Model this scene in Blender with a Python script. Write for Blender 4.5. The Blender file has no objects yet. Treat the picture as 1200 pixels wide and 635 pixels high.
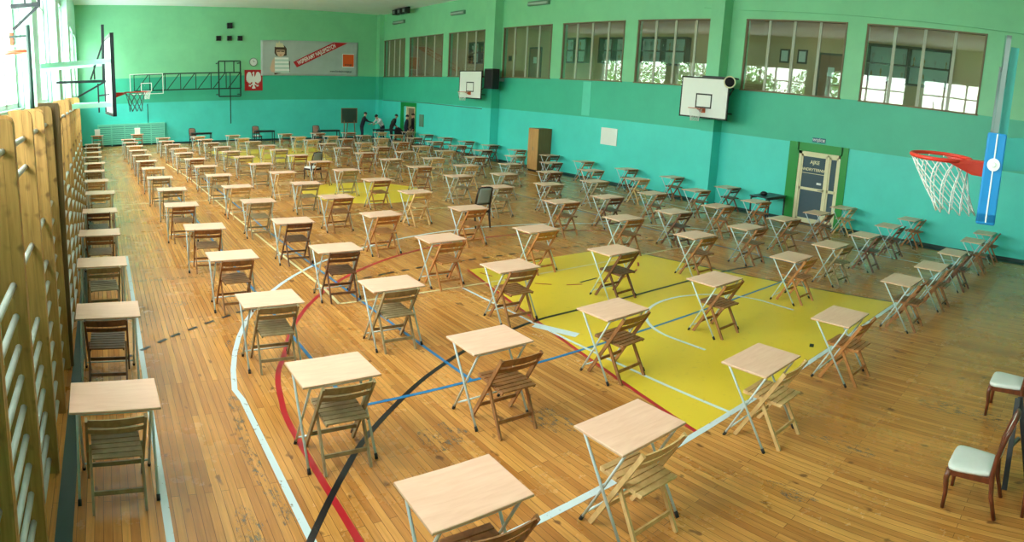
import bpy, math, random
from math import sin, cos, pi, radians, hypot, atan2
from mathutils import Vector, Matrix
random.seed(7)
SC = bpy.context.scene
COL = SC.collection

# ------------------------------------------------------------------ materials
def srgb(r, g, b):
    f = lambda c: (c/12.92 if c <= 0.04045 else ((c+0.055)/1.055)**2.4)
    return (f(r/255), f(g/255), f(b/255), 1.0)

def new_mat(name):
    m = bpy.data.materials.new(name); m.use_nodes = True
    nt = m.node_tree; b = nt.nodes['Principled BSDF']
    return m, nt, b

def N(nt, t, **kw):
    n = nt.nodes.new(t)
    for k, v in kw.items():
        if k.startswith('i_'):
            n.inputs[k[2:].replace('_', ' ')].default_value = v
        else:
            setattr(n, k, v)
    return n

def plain(name, rgb, rough=0.5, metal=0.0, var=0.06, scale=6.0, bump=0.0):
    """a single paint / plastic / metal with a faint procedural unevenness"""
    m, nt, b = new_mat(name)
    tc = N(nt, 'ShaderNodeTexCoord')
    nz = N(nt, 'ShaderNodeTexNoise'); nz.inputs['Scale'].default_value = scale; nz.inputs['Detail'].default_value = 3
    nt.links.new(tc.outputs['Object'], nz.inputs['Vector'])
    c = srgb(*rgb)
    mx = N(nt, 'ShaderNodeMix', data_type='RGBA')
    mx.inputs[6].default_value = tuple(x*(1-var) for x in c[:3])+(1,)
    mx.inputs[7].default_value = tuple(min(1, x*(1+var)) for x in c[:3])+(1,)
    nt.links.new(nz.outputs['Fac'], mx.inputs[0])
    nt.links.new(mx.outputs[2], b.inputs['Base Color'])
    b.inputs['Roughness'].default_value = rough; b.inputs['Metallic'].default_value = metal
    if bump:
        bp = N(nt, 'ShaderNodeBump'); bp.inputs['Strength'].default_value = bump; bp.inputs['Distance'].default_value = 0.01
        nt.links.new(nz.outputs['Fac'], bp.inputs['Height']); nt.links.new(bp.outputs['Normal'], b.inputs['Normal'])
    return m

def wood(name, c1, c2, rough=0.45, scale=(3, 30, 30), dark=None):
    m, nt, b = new_mat(name)
    tc = N(nt, 'ShaderNodeTexCoord'); mp = N(nt, 'ShaderNodeMapping'); mp.inputs['Scale'].default_value = scale
    nt.links.new(tc.outputs['Object'], mp.inputs['Vector'])
    nz = N(nt, 'ShaderNodeTexNoise'); nz.inputs['Scale'].default_value = 2.0; nz.inputs['Detail'].default_value = 4; nz.inputs['Distortion'].default_value = 0.6
    nt.links.new(mp.outputs['Vector'], nz.inputs['Vector'])
    mx = N(nt, 'ShaderNodeMix', data_type='RGBA')
    mx.inputs[6].default_value = srgb(*c1); mx.inputs[7].default_value = srgb(*c2)
    rp = N(nt, 'ShaderNodeValToRGB'); rp.color_ramp.elements[0].position = 0.3; rp.color_ramp.elements[1].position = 0.7
    nt.links.new(nz.outputs['Fac'], rp.inputs['Fac']); nt.links.new(rp.outputs['Color'], mx.inputs[0])
    out = mx.outputs[2]
    if dark:
        vn = N(nt, 'ShaderNodeTexNoise'); vn.inputs['Scale'].default_value = dark[1]; vn.inputs['Detail'].default_value = 2
        nt.links.new(tc.outputs['Object'], vn.inputs['Vector'])
        r2 = N(nt, 'ShaderNodeValToRGB'); r2.color_ramp.elements[0].position = 0.62; r2.color_ramp.elements[1].position = 0.72
        nt.links.new(vn.outputs['Fac'], r2.inputs['Fac'])
        m2 = N(nt, 'ShaderNodeMix', data_type='RGBA'); m2.inputs[7].default_value = srgb(*dark[0])
        nt.links.new(r2.outputs['Color'], m2.inputs[0]); nt.links.new(out, m2.inputs[6]); out = m2.outputs[2]
    nt.links.new(out, b.inputs['Base Color']); b.inputs['Roughness'].default_value = rough
    return m

def glass_mat(name, tint=(0.9, 0.95, 0.93), ior=1.5, refl=1.0):
    m, nt, b = new_mat(name); nt.nodes.remove(b)
    o = nt.nodes['Material Output']
    fr = N(nt, 'ShaderNodeFresnel'); fr.inputs['IOR'].default_value = ior
    mu = N(nt, 'ShaderNodeMath', operation='MULTIPLY', use_clamp=True); mu.inputs[1].default_value = refl
    gi = N(nt, 'ShaderNodeNewGeometry'); im = N(nt, 'ShaderNodeMix', data_type='FLOAT')
    im.inputs[2].default_value = ior; im.inputs[3].default_value = 1/ior
    nt.links.new(gi.outputs['Backfacing'], im.inputs[0]); nt.links.new(im.outputs[0], fr.inputs['IOR'])
    nt.links.new(fr.outputs[0], mu.inputs[0])
    t = N(nt, 'ShaderNodeBsdfTransparent'); t.inputs['Color'].default_value = tint+(1,)
    g = N(nt, 'ShaderNodeBsdfGlossy'); g.inputs['Roughness'].default_value = 0.02
    mx = N(nt, 'ShaderNodeMixShader')
    nt.links.new(mu.outputs[0], mx.inputs[0]); nt.links.new(t.outputs[0], mx.inputs[1]); nt.links.new(g.outputs[0], mx.inputs[2])
    nt.links.new(mx.outputs[0], o.inputs['Surface'])
    return m

# --- the three bands of wall paint: turquoise dado, deep teal band, green above
Z_BAND1, Z_BAND2 = 2.38, 3.79
def wall_paint(name, turq, teal, green):
    m, nt, b = new_mat(name)
    geo = N(nt, 'ShaderNodeNewGeometry'); sp = N(nt, 'ShaderNodeSeparateXYZ')
    nt.links.new(geo.outputs['Position'], sp.inputs[0])
    g1 = N(nt, 'ShaderNodeMath', operation='GREATER_THAN'); g1.inputs[1].default_value = Z_BAND1
    g2 = N(nt, 'ShaderNodeMath', operation='GREATER_THAN'); g2.inputs[1].default_value = Z_BAND2
    nt.links.new(sp.outputs['Z'], g1.inputs[0]); nt.links.new(sp.outputs['Z'], g2.inputs[0])
    m1 = N(nt, 'ShaderNodeMix', data_type='RGBA'); m1.inputs[6].default_value = srgb(*turq); m1.inputs[7].default_value = srgb(*teal)
    m2 = N(nt, 'ShaderNodeMix', data_type='RGBA'); m2.inputs[7].default_value = srgb(*green)
    nt.links.new(g1.outputs[0], m1.inputs[0]); nt.links.new(m1.outputs[2], m2.inputs[6]); nt.links.new(g2.outputs[0], m2.inputs[0])
    nz = N(nt, 'ShaderNodeTexNoise'); nz.inputs['Scale'].default_value = 0.8; nz.inputs['Detail'].default_value = 6; nz.inputs['Roughness'].default_value = 0.65
    nt.links.new(geo.outputs['Position'], nz.inputs['Vector'])
    hs = N(nt, 'ShaderNodeHueSaturation')
    mr = N(nt, 'ShaderNodeMapRange'); mr.inputs[1].default_value = 0.3; mr.inputs[2].default_value = 0.7; mr.inputs[3].default_value = 0.93; mr.inputs[4].default_value = 1.07
    nt.links.new(nz.outputs['Fac'], mr.inputs[0]); nt.links.new(mr.outputs[0], hs.inputs['Value'])
    nt.links.new(m2.outputs[2], hs.inputs['Color']); nt.links.new(hs.outputs[0], b.inputs['Base Color'])
    b.inputs['Roughness'].default_value = 0.45
    return m

M = {}
M['wall'] = wall_paint('banded_wall_paint', (72, 208, 198), (58, 180, 150), (126, 202, 156))
M['wall_left'] = plain('window_wall_pale_mint', (186, 236, 214), 0.5, var=0.03)
M['mint'] = plain('pale_mint_paint', (170, 235, 210), 0.5)
M['ceiling'] = plain('ceiling_white', (232, 240, 246), 0.8, scale=1.5)
M['sill'] = plain('sill_grey_green', (95, 130, 110), 0.5)
M['frame_pale'] = plain('window_frame_pale', (178, 182, 165), 0.45)
M['frame_brown'] = plain('window_reveal_brown', (120, 105, 80), 0.6)
M['frame_white'] = plain('window_frame_white', (225, 235, 230), 0.5)
M['gallery_wall'] = plain('gallery_beige', (184, 164, 126), 0.8, scale=1.0)
M['gallery_floor'] = plain('gallery_floor', (120, 95, 70), 0.6)
M['baseboard'] = plain('baseboard_dark', (28, 62, 58), 0.5)
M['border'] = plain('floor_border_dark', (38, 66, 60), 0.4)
M['glass'] = glass_mat('window_glass')
M['glass_gallery'] = glass_mat('gallery_glass', (0.86, 0.9, 0.86), 1.5, 1.5)
M['glass_case'] = glass_mat('case_glass', (0.96, 0.98, 0.98), 1.3, 0.5)
M['glass_board'] = glass_mat('backboard_glass', (0.88, 0.96, 0.95), 1.45, 0.8)
M['desktop'] = wood('desk_beech_laminate', (228, 178, 152), (238, 192, 168), 0.35, (2, 14, 14))
M['desk_edge'] = wood('desk_edge', (196, 158, 128), (206, 170, 140), 0.4, (2, 14, 14))
M['steel'] = plain('desk_leg_pale_steel', (198, 214, 220), 0.3, 0.1, 0.05)
M['rubber'] = plain('black_rubber', (25, 24, 24), 0.7)
CH = {
 'brown': wood('chair_brown', (122, 80, 46), (160, 108, 64), 0.4, (8, 8, 3)),
 'orange': wood('chair_orange', (154, 98, 52), (184, 124, 70), 0.38, (8, 8, 3)),
 'dark': wood('chair_dark', (84, 52, 34), (116, 74, 48), 0.4, (8, 8, 3)),
 'grey': wood('chair_greyed', (132, 112, 80), (160, 140, 104), 0.5, (8, 8, 3)),
 'pale': wood('chair_pale', (190, 152, 98), (214, 178, 124), 0.38, (8, 8, 3)),
}
M['ladder'] = wood('wall_bar_pine', (160, 118, 62), (194, 148, 84), 0.5, (22, 22, 1.2), ((120, 84, 44), 6))
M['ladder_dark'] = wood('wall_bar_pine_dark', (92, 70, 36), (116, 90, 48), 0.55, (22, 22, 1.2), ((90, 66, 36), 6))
M['rung'] = plain('rung_worn_grey', (176, 182, 176), 0.45, 0, 0.15, 14)
M['black_steel'] = plain('black_steel', (30, 38, 42), 0.4)
M['truss'] = plain('dark_green_steel', (28, 58, 50), 0.45)
M['board_white'] = plain('backboard_white', (226, 230, 228), 0.4, var=0.03)
M['rim'] = plain('rim_red', (214, 52, 34), 0.35)
M['rim_o'] = plain('rim_orange', (206, 98, 62), 0.4)
M['net'] = plain('net_white', (232, 236, 234), 0.7)
M['net_dark'] = plain('net_dark', (92, 110, 110), 0.7)
M['pad'] = plain('pad_blue', (20, 132, 200), 0.4)
M['white'] = plain('white_plastic', (236, 238, 236), 0.4)
M['teal_steel'] = plain('teal_steel', (44, 150, 140), 0.4)
M['grey_steel'] = plain('grey_steel', (128, 140, 138), 0.4, 0.3)
M['black'] = plain('black_plastic', (16, 16, 17), 0.45)
M['black_dull'] = plain('black_cloth', (22, 22, 26), 0.9)
M['navy'] = plain('navy_cloth', (26, 30, 48), 0.9)
M['shirt'] = plain('white_shirt', (228, 230, 238), 0.85)
M['skin'] = plain('skin', (206, 158, 130), 0.6)
M['hair'] = plain('dark_hair', (40, 30, 26), 0.7)
M['cabinet'] = wood('cabinet_beech', (176, 130, 78), (194, 148, 92), 0.45, (10, 10, 1.5))
M['cabinet_shaded'] = wood('cabinet_shaded', (112, 86, 48), (126, 98, 56), 0.5, (10, 10, 1.5))  # same beech darkened: the shade on the cabinet's side put into the colour
M['green_paint'] = plain('door_frame_green', (12, 138, 52), 0.4)
M['cream'] = plain('door_cream', (220, 212, 176), 0.45)
M['door_pane'] = plain('door_pane_slate', (72, 92, 104), 0.15)
M['banner'] = plain('banner_silver', (172, 184, 184), 0.4, 0, 0.16, 1.6, 0.5)
M['banner_red'] = plain('banner_red', (186, 24, 36), 0.5)
M['banner_orange'] = plain('banner_orange', (232, 92, 30), 0.5)
M['banner_dark'] = plain('banner_ink', (70, 80, 84), 0.6)
M['banner_skin'] = plain('banner_skin', (216, 180, 156), 0.6)
M['banner_hair'] = plain('banner_hair', (72, 52, 42), 0.6)
M['banner_cream'] = plain('banner_cream', (216, 206, 176), 0.6)
M['emblem_red'] = plain('emblem_red', (176, 20, 30), 0.45)
M['emblem_white'] = plain('emblem_white', (226, 230, 230), 0.45)
M['clock_face'] = plain('clock_face', (216, 222, 224), 0.4)
M['chalk'] = plain('blackboard_green', (44, 66, 56), 0.7)
M['easel'] = wood('easel_wood', (120, 84, 50), (140, 100, 62), 0.6, (8, 8, 2))
M['seat_pad'] = plain('seat_cream_fabric', (210, 212, 208), 0.9, 0, 0.04, 30)
M['back_pad'] = plain('back_grey_fabric', (128, 138, 134), 0.9)
M['back_brown'] = plain('back_brown_fabric', (134, 104, 90), 0.9)
M['mahogany'] = wood('chair_mahogany', (84, 40, 24), (116, 58, 34), 0.3, (8, 8, 3))
M['darkframe'] = plain('chair_dark_frame', (40, 24, 20), 0.35)
M['louver'] = plain('radiator_cover_mint', (120, 222, 200), 0.5)
M['lamp_body'] = plain('lamp_body', (170, 190, 180), 0.5)
M['paper'] = plain('white_paper', (238, 240, 240), 0.7)
M['sign_blue'] = plain('sign_blue', (24, 96, 120), 0.5)
M['trophy'] = plain('trophy_silver', (190, 196, 190), 0.3, 0.6)
M['trophy_gold'] = plain('trophy_gold', (176, 150, 84), 0.3, 0.5)
M['case_wood'] = plain('case_dark_wood', (62, 48, 36), 0.5)
M['case_back'] = plain('case_back_grey', (190, 214, 210), 0.7)
M['brown_door'] = plain('gallery_door_brown', (124, 80, 46), 0.5)
M['leaf'] = plain('leaves', (92, 150, 70), 0.8, 0, 0.4, 2)
M['trunk'] = plain('bark', (84, 66, 50), 0.9)
M['dado_light'] = plain('pale_turquoise_patch', (90, 205, 180), 0.5)

def paint_line(name, rgb, wear=0.5):
    """floor paint, worn through to the boards in patches"""
    m, nt, b = new_mat(name)
    geo = N(nt, 'ShaderNodeNewGeometry')
    nz = N(nt, 'ShaderNodeTexNoise'); nz.inputs['Scale'].default_value = 9; nz.inputs['Detail'].default_value = 5; nz.inputs['Roughness'].default_value = 0.7
    nt.links.new(geo.outputs['Position'], nz.inputs['Vector'])
    rp = N(nt, 'ShaderNodeValToRGB'); rp.color_ramp.elements[0].position = 0.60; rp.color_ramp.elements[1].position = 0.66
    nt.links.new(nz.outputs['Fac'], rp.inputs['Fac'])
    mu = N(nt, 'ShaderNodeMath', operation='MULTIPLY'); mu.inputs[1].default_value = wear
    nt.links.new(rp.outputs['Color'], mu.inputs[0])
    mx = N(nt, 'ShaderNodeMix', data_type='RGBA'); mx.inputs[6].default_value = srgb(*rgb); mx.inputs[7].default_value = srgb(122, 104, 80)
    nt.links.new(mu.outputs[0], mx.inputs[0]); nt.links.new(mx.outputs[2], b.inputs['Base Color'])
    b.inputs['Roughness'].default_value = 0.35
    return m
M['l_white'] = paint_line('line_white', (204, 216, 222), 1.0)
M['l_cream'] = paint_line('line_cream', (226, 208, 156), 0.5)
M['l_red'] = paint_line('line_red', (176, 24, 36), 0.2)
M['l_black'] = paint_line('line_black', (20, 21, 23), 0.12)
M['l_blue'] = paint_line('line_blue', (24, 112, 168), 0.25)
M['l_yellow'] = paint_line('key_yellow', (228, 194, 50), 0.12)
def scuff_mat():
    m, nt, b = new_mat('scuffed_grey_wear')
    geo = N(nt, 'ShaderNodeNewGeometry'); nz = N(nt, 'ShaderNodeTexNoise'); nz.inputs['Scale'].default_value = 11; nz.inputs['Detail'].default_value = 6; nz.inputs['Roughness'].default_value = 0.75
    mp = N(nt, 'ShaderNodeMapping'); mp.inputs['Scale'].default_value = (2.2, 0.8, 1); nt.links.new(geo.outputs['Position'], mp.inputs['Vector']); nt.links.new(mp.outputs['Vector'], nz.inputs['Vector'])
    rp = N(nt, 'ShaderNodeValToRGB'); rp.color_ramp.elements[0].position = 0.50; rp.color_ramp.elements[1].position = 0.62; rp.color_ramp.elements[1].color = (0.7, 0.7, 0.7, 1)
    nt.links.new(nz.outputs['Fac'], rp.inputs['Fac']); nt.links.new(rp.outputs['Color'], b.inputs['Alpha'])
    b.inputs['Base Color'].default_value = srgb(124, 112, 92); b.inputs['Roughness'].default_value = 0.5
    return m
M['l_grey'] = scuff_mat()

def floor_mat():
    m, nt, b = new_mat('sports_floor_boards')
    geo = N(nt, 'ShaderNodeNewGeometry')
    mp = N(nt, 'ShaderNodeMapping'); mp.inputs['Rotation'].default_value = (0, 0, pi/2)
    nt.links.new(geo.outputs['Position'], mp.inputs['Vector'])
    br = N(nt, 'ShaderNodeTexBrick', offset=0.37, offset_frequency=2, squash=1.0)
    br.inputs['Scale'].default_value = 1.0; br.inputs['Brick Width'].default_value = 1.9; br.inputs['Row Height'].default_value = 0.066
    br.inputs['Mortar Size'].default_value = 0.0022; br.inputs['Mortar Smooth'].default_value = 0.3; br.inputs['Bias'].default_value = 0.0
    br.inputs['Color1'].default_value = srgb(212, 148, 76); br.inputs['Color2'].default_value = srgb(178, 113, 52); br.inputs['Mortar'].default_value = srgb(92, 60, 32)
    nt.links.new(mp.outputs['Vector'], br.inputs['Vector'])
    # grain along the boards
    mg = N(nt, 'ShaderNodeMapping'); mg.inputs['Scale'].default_value = (34, 1.6, 1)
    nt.links.new(geo.outputs['Position'], mg.inputs['Vector'])
    ng = N(nt, 'ShaderNodeTexNoise'); ng.inputs['Scale'].default_value = 1.0; ng.inputs['Detail'].default_value = 5; ng.inputs['Roughness'].default_value = 0.65
    nt.links.new(mg.outputs['Vector'], ng.inputs['Vector'])
    mr = N(nt, 'ShaderNodeMapRange'); mr.inputs[1].default_value = 0.3; mr.inputs[2].default_value = 0.7; mr.inputs[3].default_value = 0.78; mr.inputs[4].default_value = 1.18
    nt.links.new(ng.outputs['Fac'], mr.inputs[0])
    hs = N(nt, 'ShaderNodeHueSaturation'); nt.links.new(br.outputs['Color'], hs.inputs['Color']); nt.links.new(mr.outputs[0], hs.inputs['Value'])
    # dark knots and stains
    mk = N(nt, 'ShaderNodeMapping'); mk.inputs['Scale'].default_value = (7, 4.0, 1)
    nt.links.new(geo.outputs['Position'], mk.inputs['Vector'])
    vk = N(nt, 'ShaderNodeTexNoise'); vk.inputs['Scale'].default_value = 1.0; vk.inputs['Detail'].default_value = 2
    nt.links.new(mk.outputs['Vector'], vk.inputs['Vector'])
    rk = N(nt, 'ShaderNodeValToRGB'); rk.color_ramp.elements[0].position = 0.665; rk.color_ramp.elements[1].position = 0.72
    nt.links.new(vk.outputs['Fac'], rk.inputs['Fac'])
    mxk = N(nt, 'ShaderNodeMix', data_type='RGBA'); mxk.inputs[7].default_value = srgb(96, 60, 34)
    sk = N(nt, 'ShaderNodeMath', operation='MULTIPLY'); sk.inputs[1].default_value = 0.75
    nt.links.new(rk.outputs['Color'], sk.inputs[0]); nt.links.new(sk.outputs[0], mxk.inputs[0]); nt.links.new(hs.outputs[0], mxk.inputs[6])
    # broad grey wear
    nw = N(nt, 'ShaderNodeTexNoise'); nw.inputs['Scale'].default_value = 0.55; nw.inputs['Detail'].default_value = 7; nw.inputs['Roughness'].default_value = 0.7
    nt.links.new(geo.outputs['Position'], nw.inputs['Vector'])
    rw = N(nt, 'ShaderNodeValToRGB'); rw.color_ramp.elements[0].position = 0.56; rw.color_ramp.elements[1].position = 0.74
    nt.links.new(nw.outputs['Fac'], rw.inputs['Fac'])
    sw = N(nt, 'ShaderNodeMath', operation='MULTIPLY'); sw.inputs[1].default_value = 0.4
    nt.links.new(rw.outputs['Color'], sw.inputs[0])
    mxw = N(nt, 'ShaderNodeMix', data_type='RGBA'); mxw.inputs[7].default_value = srgb(136, 108, 74)
    nt.links.new(sw.outputs[0], mxw.inputs[0]); nt.links.new(mxk.outputs[2], mxw.inputs[6])
    nt.links.new(mxw.outputs[2], b.inputs['Base Color'])
    mro = N(nt, 'ShaderNodeMapRange'); mro.inputs[3].default_value = 0.17; mro.inputs[4].default_value = 0.36
    nt.links.new(nw.outputs['Fac'], mro.inputs[0]); nt.links.new(mro.outputs[0], b.inputs['Roughness'])
    bp = N(nt, 'ShaderNodeBump'); bp.inputs['Strength'].default_value = 0.15; bp.inputs['Distance'].default_value = 0.003
    nt.links.new(br.outputs['Fac'], bp.inputs['Height']); bp.invert = True
    nt.links.new(bp.outputs['Normal'], b.inputs['Normal'])
    return m
M['floor'] = floor_mat()

# ------------------------------------------------------------------ mesh builder
class MB:
    def __init__(s): s.v = []; s.f = []; s.m = []; s.sm = []
    def face(s, idx, mi=0, smooth=False): s.f.append(tuple(idx)); s.m.append(mi); s.sm.append(smooth)
    def box(s, x0, x1, y0, y1, z0, z1, mi=0):
        a = len(s.v)
        s.v += [(x0,y0,z0),(x1,y0,z0),(x1,y1,z0),(x0,y1,z0),(x0,y0,z1),(x1,y0,z1),(x1,y1,z1),(x0,y1,z1)]
        for q in ((0,3,2,1),(4,5,6,7),(0,1,5,4),(1,2,6,5),(2,3,7,6),(3,0,4,7)): s.face([a+i for i in q], mi)
        return s
    def cbox(s, x0, x1, y0, y1, z0, z1, c=0.004, mi=0):
        """box with chamfered vertical and top edges"""
        pts = [(x0+c,y0),(x1-c,y0),(x1,y0+c),(x1,y1-c),(x1-c,y1),(x0+c,y1),(x0,y1-c),(x0,y0+c)]
        a = len(s.v); n = 8
        cx, cy = (x0+x1)/2, (y0+y1)/2
        ins = [(px+(c if px < cx else -c)*0.7, py+(c if py < cy else -c)*0.7) for px, py in pts]
        s.v += [(p[0],p[1],z0) for p in pts]+[(p[0],p[1],z1-c) for p in pts]+[(p[0],p[1],z1) for p in ins]
        for k in range(2):
            for i in range(n): j=(i+1)%n; s.face((a+k*n+i,a+k*n+j,a+(k+1)*n+j,a+(k+1)*n+i), mi)
        s.face([a+i for i in range(n)][::-1], mi); s.face([a+2*n+i for i in range(n)], mi)
        return s
    def bar(s, p, q, w, h, up=(0,0,1), mi=0):
        """rectangular bar from p to q; w across, h along up"""
        p=Vector(p); q=Vector(q); d=(q-p).normalized(); u=Vector(up); x=d.cross(u)
        if x.length<1e-6: x=Vector((1,0,0))
        x.normalize(); y=x.cross(d).normalized()
        a=len(s.v)
        for c in (p,q):
            for sx,sy in ((-1,-1),(1,-1),(1,1),(-1,1)): s.v.append(tuple(c+x*sx*w/2+y*sy*h/2))
        for f in ((0,1,2,3),(7,6,5,4),(0,4,5,1),(1,5,6,2),(2,6,7,3),(3,7,4,0)): s.face([a+i for i in f], mi)
        return s
    def tube(s, pts, r, n=8, mi=0, closed=False, cap=True):
        pts=[Vector(p) for p in pts]; k=len(pts); a=len(s.v); prev=None
        rr = r if isinstance(r,(list,tuple)) else [r]*k
        for i,p in enumerate(pts):
            if closed: d=(pts[(i+1)%k]-pts[i-1]).normalized()
            elif i==0: d=(pts[1]-p).normalized()
            elif i==k-1: d=(p-pts[i-1]).normalized()
            else: d=((pts[i+1]-p).normalized()+(p-pts[i-1]).normalized()).normalized()
            if prev is None:
                u=Vector((0,0,1)) if abs(d.z)<0.9 else Vector((1,0,0))
            else: u=prev
            x=d.cross(u).normalized(); y=x.cross(d).normalized(); prev=y
            for j in range(n):
                t=2*pi*j/n; s.v.append(tuple(p+x*cos(t)*rr[i]+y*sin(t)*rr[i]))
        for i in range(k if closed else k-1):
            for j in range(n):
                b=(i+1)%k; s.face((a+i*n+j,a+i*n+(j+1)%n,a+b*n+(j+1)%n,a+b*n+j), mi, True)
        if cap and not closed:
            s.face([a+j for j in range(n)][::-1], mi); s.face([a+(k-1)*n+j for j in range(n)], mi)
        return s
    def lathe(s, prof, n=16, c=(0,0,0), mi=0, axis='z'):
        a=len(s.v); k=len(prof)
        for r,z in prof:
            for j in range(n):
                t=2*pi*j/n; x,y=r*cos(t),r*sin(t)
                if axis=='z': s.v.append((c[0]+x,c[1]+y,c[2]+z))
                elif axis=='x': s.v.append((c[0]+z,c[1]+x,c[2]+y))
                else: s.v.append((c[0]+x,c[1]-z,c[2]+y))
        for i in range(k-1):
            for j in range(n): s.face((a+i*n+j,a+i*n+(j+1)%n,a+(i+1)*n+(j+1)%n,a+(i+1)*n+j), mi, True)
        s.face([a+j for j in range(n)][::-1], mi); s.face([a+(k-1)*n+j for j in range(n)], mi)
        return s
    def prism(s, poly, off, mi=0):
        """closed polygon (list of 3D points) extruded by vector off"""
        n=len(poly); a=len(s.v)
        s.v += [tuple(p) for p in poly]+[tuple(Vector(p)+Vector(off)) for p in poly]
        s.face([a+i for i in range(n)][::-1], mi); s.face([a+n+i for i in range(n)], mi)
        for i in range(n): j=(i+1)%n; s.face((a+i,a+j,a+n+j,a+n+i), mi)
        return s
    def ribbon(s, pts, w, z=0.002, mi=0, closed=False):
        """flat floor strip of width w along a polyline of (x,y)"""
        P=[Vector((p[0],p[1])) for p in pts]; k=len(P); a=len(s.v)
        for i,p in enumerate(P):
            if closed: d=P[(i+1)%k]-P[i-1]
            elif i==0: d=P[1]-p
            elif i==k-1: d=p-P[i-1]
            else: d=(P[i+1]-p).normalized()+(p-P[i-1]).normalized()
            d.normalize(); nn=Vector((-d.y,d.x))
            s.v.append((p.x+nn.x*w/2,p.y+nn.y*w/2,z)); s.v.append((p.x-nn.x*w/2,p.y-nn.y*w/2,z))
        for i in range(k if closed else k-1):
            j=(i+1)%k; s.face((a+2*i,a+2*i+1,a+2*j+1,a+2*j), mi)
        return s
    def build(s, name, mats, parent=None):
        me=bpy.data.meshes.new(name); me.from_pydata(s.v,[],s.f)
        if not isinstance(mats,(list,tuple)): mats=[mats]
        for m in mats: me.materials.append(m)
        me.polygons.foreach_set('material_index', s.m); me.polygons.foreach_set('use_smooth', s.sm)
        me.update()
        import bmesh
        bm=bmesh.new(); bm.from_mesh(me); bmesh.ops.recalc_face_normals(bm, faces=bm.faces); bm.to_mesh(me); bm.free()
        o=bpy.data.objects.new(name, me); COL.objects.link(o)
        if parent: o.parent=parent
        return o

def bevel(o, w=0.003, seg=2):
    b=o.modifiers.new('bevel','BEVEL'); b.width=w; b.segments=seg; b.limit_method='ANGLE'; b.angle_limit=radians(40)
    return o
def tag(o, label=None, cat=None, group=None, kind=None):
    if label: o['label']=label
    if cat: o['category']=cat
    if group: o['group']=group
    if kind: o['kind']=kind
    return o
def thing(name, label, cat, loc=(0,0,0), rz=0.0, group=None):
    o=bpy.data.objects.new(name, None); o.empty_display_size=0.2; COL.objects.link(o)
    o.location=loc; o.rotation_euler=(0,0,rz)
    return tag(o,label,cat,group)
def struct(o, label=None):
    o['kind']='structure'
    if label: o['label']=label
    return o
def copy_tree(o, parent=None):
    c=o.copy(); COL.objects.link(c)
    if parent: c.parent=parent
    for ch in KIDS.get(o.name,[]): copy_tree(ch,c)
    return c
KIDS={}
def index_kids(o):
    KIDS[o.name]=list(o.children)
    for c in o.children: index_kids(c)
def arc(cx,cy,r,a0,a1,n=40): return [(cx+r*cos(radians(a0+(a1-a0)*i/n)),cy+r*sin(radians(a0+(a1-a0)*i/n))) for i in range(n+1)]
def text_obj(name, body, size, mat, parent, loc, rot, extrude=0.002, align='CENTER', bold=False):
    cu=bpy.data.curves.new(name,'FONT'); cu.body=body; cu.size=size; cu.extrude=extrude; cu.align_x=align; cu.align_y='CENTER'
    if bold: cu.offset=size*0.018
    o=bpy.data.objects.new(name,cu); COL.objects.link(o)
    dg=bpy.context.evaluated_depsgraph_get(); me=bpy.data.meshes.new_from_object(o.evaluated_get(dg))
    bpy.data.objects.remove(o); me.materials.clear(); me.materials.append(mat)
    o=bpy.data.objects.new(name,me); COL.objects.link(o)
    if parent: o.parent=parent
    o.location=loc; o.rotation_euler=rot
    return o

# ------------------------------------------------------------------ camera (stitched wide view: cylindrical lens)
CAMH=3.15330461; YAW,PIT,ROL=0.67097593,0.14595304,0.05590263
FPX,CX,CY=742.150729620899,616.4980083874908,217.94246594760182
cy_,sy_=cos(YAW),sin(YAW); cp_,sp_=cos(PIT),sin(PIT)
fw=Vector((sy_*cp_,cy_*cp_,-sp_)); rt=Vector((cy_,-sy_,0)); up=rt.cross(fw)
r2=rt*cos(ROL)+up*sin(ROL); u2=-rt*sin(ROL)+up*cos(ROL)
cam=bpy.data.cameras.new('camera'); co=bpy.data.objects.new('camera',cam); COL.objects.link(co)
mw=Matrix.Identity(4)
for i in range(3): mw[i][0]=r2[i]; mw[i][1]=u2[i]; mw[i][2]=-fw[i]
mw[2][3]=CAMH
co.matrix_world=mw
cam.type='PANO'; cam.clip_start=0.05; cam.clip_end=400
cc=cam
cc.panorama_type='CENTRAL_CYLINDRICAL'
cc.central_cylindrical_range_u_min=(0-CX)/FPX; cc.central_cylindrical_range_u_max=(1200-CX)/FPX
cc.central_cylindrical_range_v_min=(CY-635)/FPX; cc.central_cylindrical_range_v_max=(CY-0)/FPX
cc.central_cylindrical_radius=1.0
SC.camera=co

# ------------------------------------------------------------------ room
XR,XL,YF,YB=16.87,-1.30,36.3,-4.0
ZC=7.5
struct(MB().box(XL-0.3,XR+0.3,YB-0.3,YF+0.3,-0.2,0.0).build('floor',M['floor']),'narrow orange-brown wooden floor boards')
floor=bpy.data.objects['floor']
# ceiling: curves up toward the window side
mb=MB(); xs=[XL-0.3+(XR+0.6-XL)*i/16 for i in range(17)]
def zc(x): t=(XR-x)/(XR-XL); return 7.50+0.22*t+0.75*max(0,t-0.55)**1.5
poly=[(x,YB-0.3,zc(x)) for x in xs]+[(XR+0.3,YB-0.3,9.2),(XL-0.3,YB-0.3,9.2)]
struct(mb.prism(poly,(0,YF-YB+0.6,0)).build('ceiling',M['ceiling']),'plain white ceiling')
# far wall and rear wall
struct(MB().box(XL-0.3,XR+0.3,YF,YF+0.3,0,8.9).build('wall_far',M['wall']))
struct(MB().box(XL-0.3,XR+0.3,YB-0.3,YB,0,8.9).build('wall_rear',M['wall']))

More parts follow.
